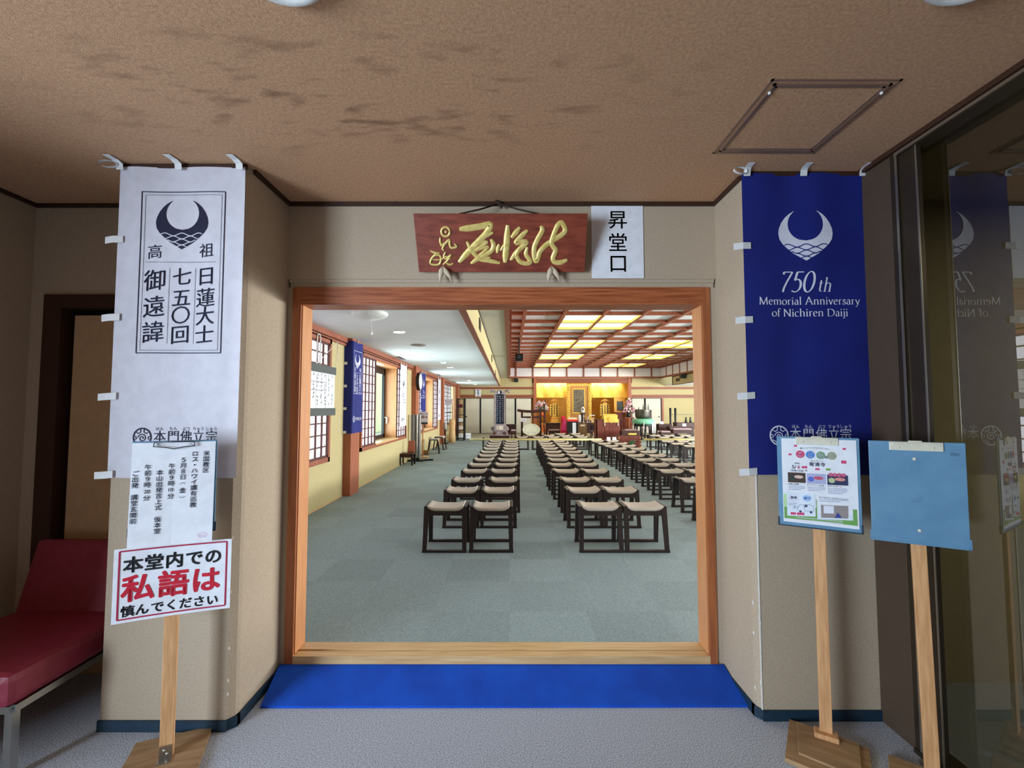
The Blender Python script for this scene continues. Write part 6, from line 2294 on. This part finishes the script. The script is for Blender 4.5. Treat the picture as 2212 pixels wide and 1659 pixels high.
Y = k(13.2)
t = thing('small_box', 'small open wooden box on the floor beside the sideways stools', 'box', (G(919.5, 980, Y)[0], Y, SILL))
m = M()
for q in ((-.075, .075, -.08, -.065), (-.075, .075, .065, .08), (-.075, -.06, -.08, .08), (.06, .075, -.08, .08)):
    m.box(q[0], q[1], q[2], q[3], 0, .115)
m.box(-.075, .075, -.08, .08, 0, .012).build('body', mat('box_wood', (150, 104, 52), .6), t)

# far left corner: tan wrapped roll, lamp post, notice, shelf rack with bundles, white rolls
Y = k(17.6)
x = G(976.5, 930, Y)[0]
t = thing('wrapped_roll', 'tall tan cloth-wrapped roll standing in the far left corner', 'roll', (x, Y, SILL))
hh = G(976, 905, Y)[2] - SILL
M().lathe([(.125, 0), (.12, hh * .3), (.105, hh * .6), (.12, hh * .92), (.08, hh), (.03, hh * .97)], n=18, sy=.8).build('cloth', tan_cloth, t, smooth=True)
Y = k(17.0)
x = G(961.5, 930, Y)[0]
t = thing('shaded_stand', 'dark slim stand with grey drum shade in the far left corner', 'stand', (x, Y, SILL))
za, zb_ = G(961, 927, Y)[2] - SILL, G(961, 913, Y)[2] - SILL
M().lathe([(.075, za), (.06, zb_), (.05, zb_ + .005)], n=18).build('shade', mat('grey_shade', (170, 168, 162), .7), t, smooth=True)
M().box(-.03, .03, -.03, .03, .03, za).build('post', dark_wood, t)
M().box(-.11, .11, -.11, .11, 0, .03).build('foot', dark_wood, t)
Y = k(18.3)
x0_, _, z1_ = G(961, 861, Y)
x1_, _, z0_ = G(977.5, 873, Y)
t = thing('notice_board', 'small pinkish notice board on a dark frame in the far left corner', 'notice', ((x0_ + x1_) / 2, Y, SILL))
hw = (x1_ - x0_) / 2
M().box(-hw, hw, -.012, 0, z0_ - SILL, z1_ - SILL).build('board', mat('pink_grey_paper', (196, 178, 180), .8), t)
m = M()
for i in range(5):
    m.ribbon([(-hw * .8 + hw * .3 * i, z0_ - SILL + .05), (-hw * .7 + hw * .3 * i, z1_ - SILL - .05 - .03 * (i % 2))], .012, lambda u, v: (u, -.0126, v))
m.build('writing', clip_edge, t)
zr = G(970, 892, Y)[2] - SILL
M().box(-hw, -hw + .025, 0, .025, 0, z1_ - SILL).box(hw - .025, hw, 0, .025, 0, z1_ - SILL).box(-hw, hw, 0, .025, zr, zr + .03).box(-hw, -hw + .03, -.2, .2, 0, .025).box(hw - .03, hw, -.2, .2, 0, .025).build('frame', dark_wood, t)
Y = k(18.5)
xa, xb_ = G(987, 900, Y)[0], G(1002, 900, Y)[0]
t = thing('shelf_rack', 'tall dark open shelf rack against the back left corner', 'shelf', ((xa + xb_) / 2, Y + .25, SILL))
hh = G(995, 861, Y)[2] - SILL
hw = (xb_ - xa) / 2
for sx in (-1, 1):
    for sy in (-1, 1):
        M().box(sx * hw - .022, sx * hw + .022, sy * .23 - .02, sy * .23 + .02, 0, hh).build('upright', black, t)
lev = [.10, .42, .72, 1.02, 1.32]
for z in lev:
    M().box(-hw, hw, -.25, .25, z - .02, z).build('shelf', black, t)
M().box(-hw, hw, -.23, -.19, hh - .03, hh).build('top_rail', black, t)
for i, (z, mt, nm, lab) in enumerate(((lev[0], paper, 'white_bundle', 'white bundle on the lowest shelf of the corner rack'), (lev[1], cream_petals, 'cream_box', 'cream box on the second shelf of the corner rack'), (lev[2], white_plastic, 'white_tub', 'white tub on the third shelf of the corner rack'), (lev[4], hot_pink, 'wine_cloth', 'wine-red folded cloth on the top shelf of the corner rack'))):
    o = thing(nm, lab, nm.split('_')[1], ((xa + xb_) / 2, Y + .2, SILL + z))
    M().box(-hw * .6, hw * .5, -.15, .12, 0.001, .16 if i < 3 else .12).build('body', mat('wine_cloth', (112, 36, 58), .8) if i == 3 else mt, o, bevel=.03)
Y = k(19.3)
for i, (dz, r) in enumerate(((0, .065), (.1275, .06))):
    t = thing('paper_roll', ('lower' if i == 0 else 'upper') + ' of two white rolls lying at the foot of the back wall', 'roll', (G(1003, 940, Y)[0], Y + .1, SILL + r + dz))
    M().tube([(-.24, -.03, 0), (.26, .03, 0)], r, 14).build('roll', paper, t, smooth=True)

# exit sign paper on the back wall
x0_, _, z1_ = G(1027, 841, HB)
x1_, _, z0_ = G(1039, 856.8, HB)
t = thing('paper_sign', 'small white paper sign with three characters high on the back wall', 'sign', ((x0_ + x1_) / 2, HB - .055, z0_))
hw, hh = (x1_ - x0_) / 2, z1_ - z0_
M().box(-hw, hw, -.008, 0, 0, hh).build('sheet', paper, t)
m = M()
m.column('昇堂口', 0, hh - .075, .12, lambda u, v: (u, -.0088, v), bold=.02)
m.build('lettering', ink_black, t)

t = thing('dark_tablet', 'small dark upright tablet between the left flowers and the left gold shrine', 'tablet', (A_(1176.5, 880, YS)[0], YS + .1, za + .004))
_, _, z1_ = A_(1176.5, 865, YS + .1)
M().box(-.055, .055, -.02, .02, .05, z1_ - za).build('panel', dark_wood, t, bevel=.01)
M().box(-.09, .09, -.06, .06, 0, .05).build('foot', gold_wall, t)
bpy.data.objects.remove(_to)
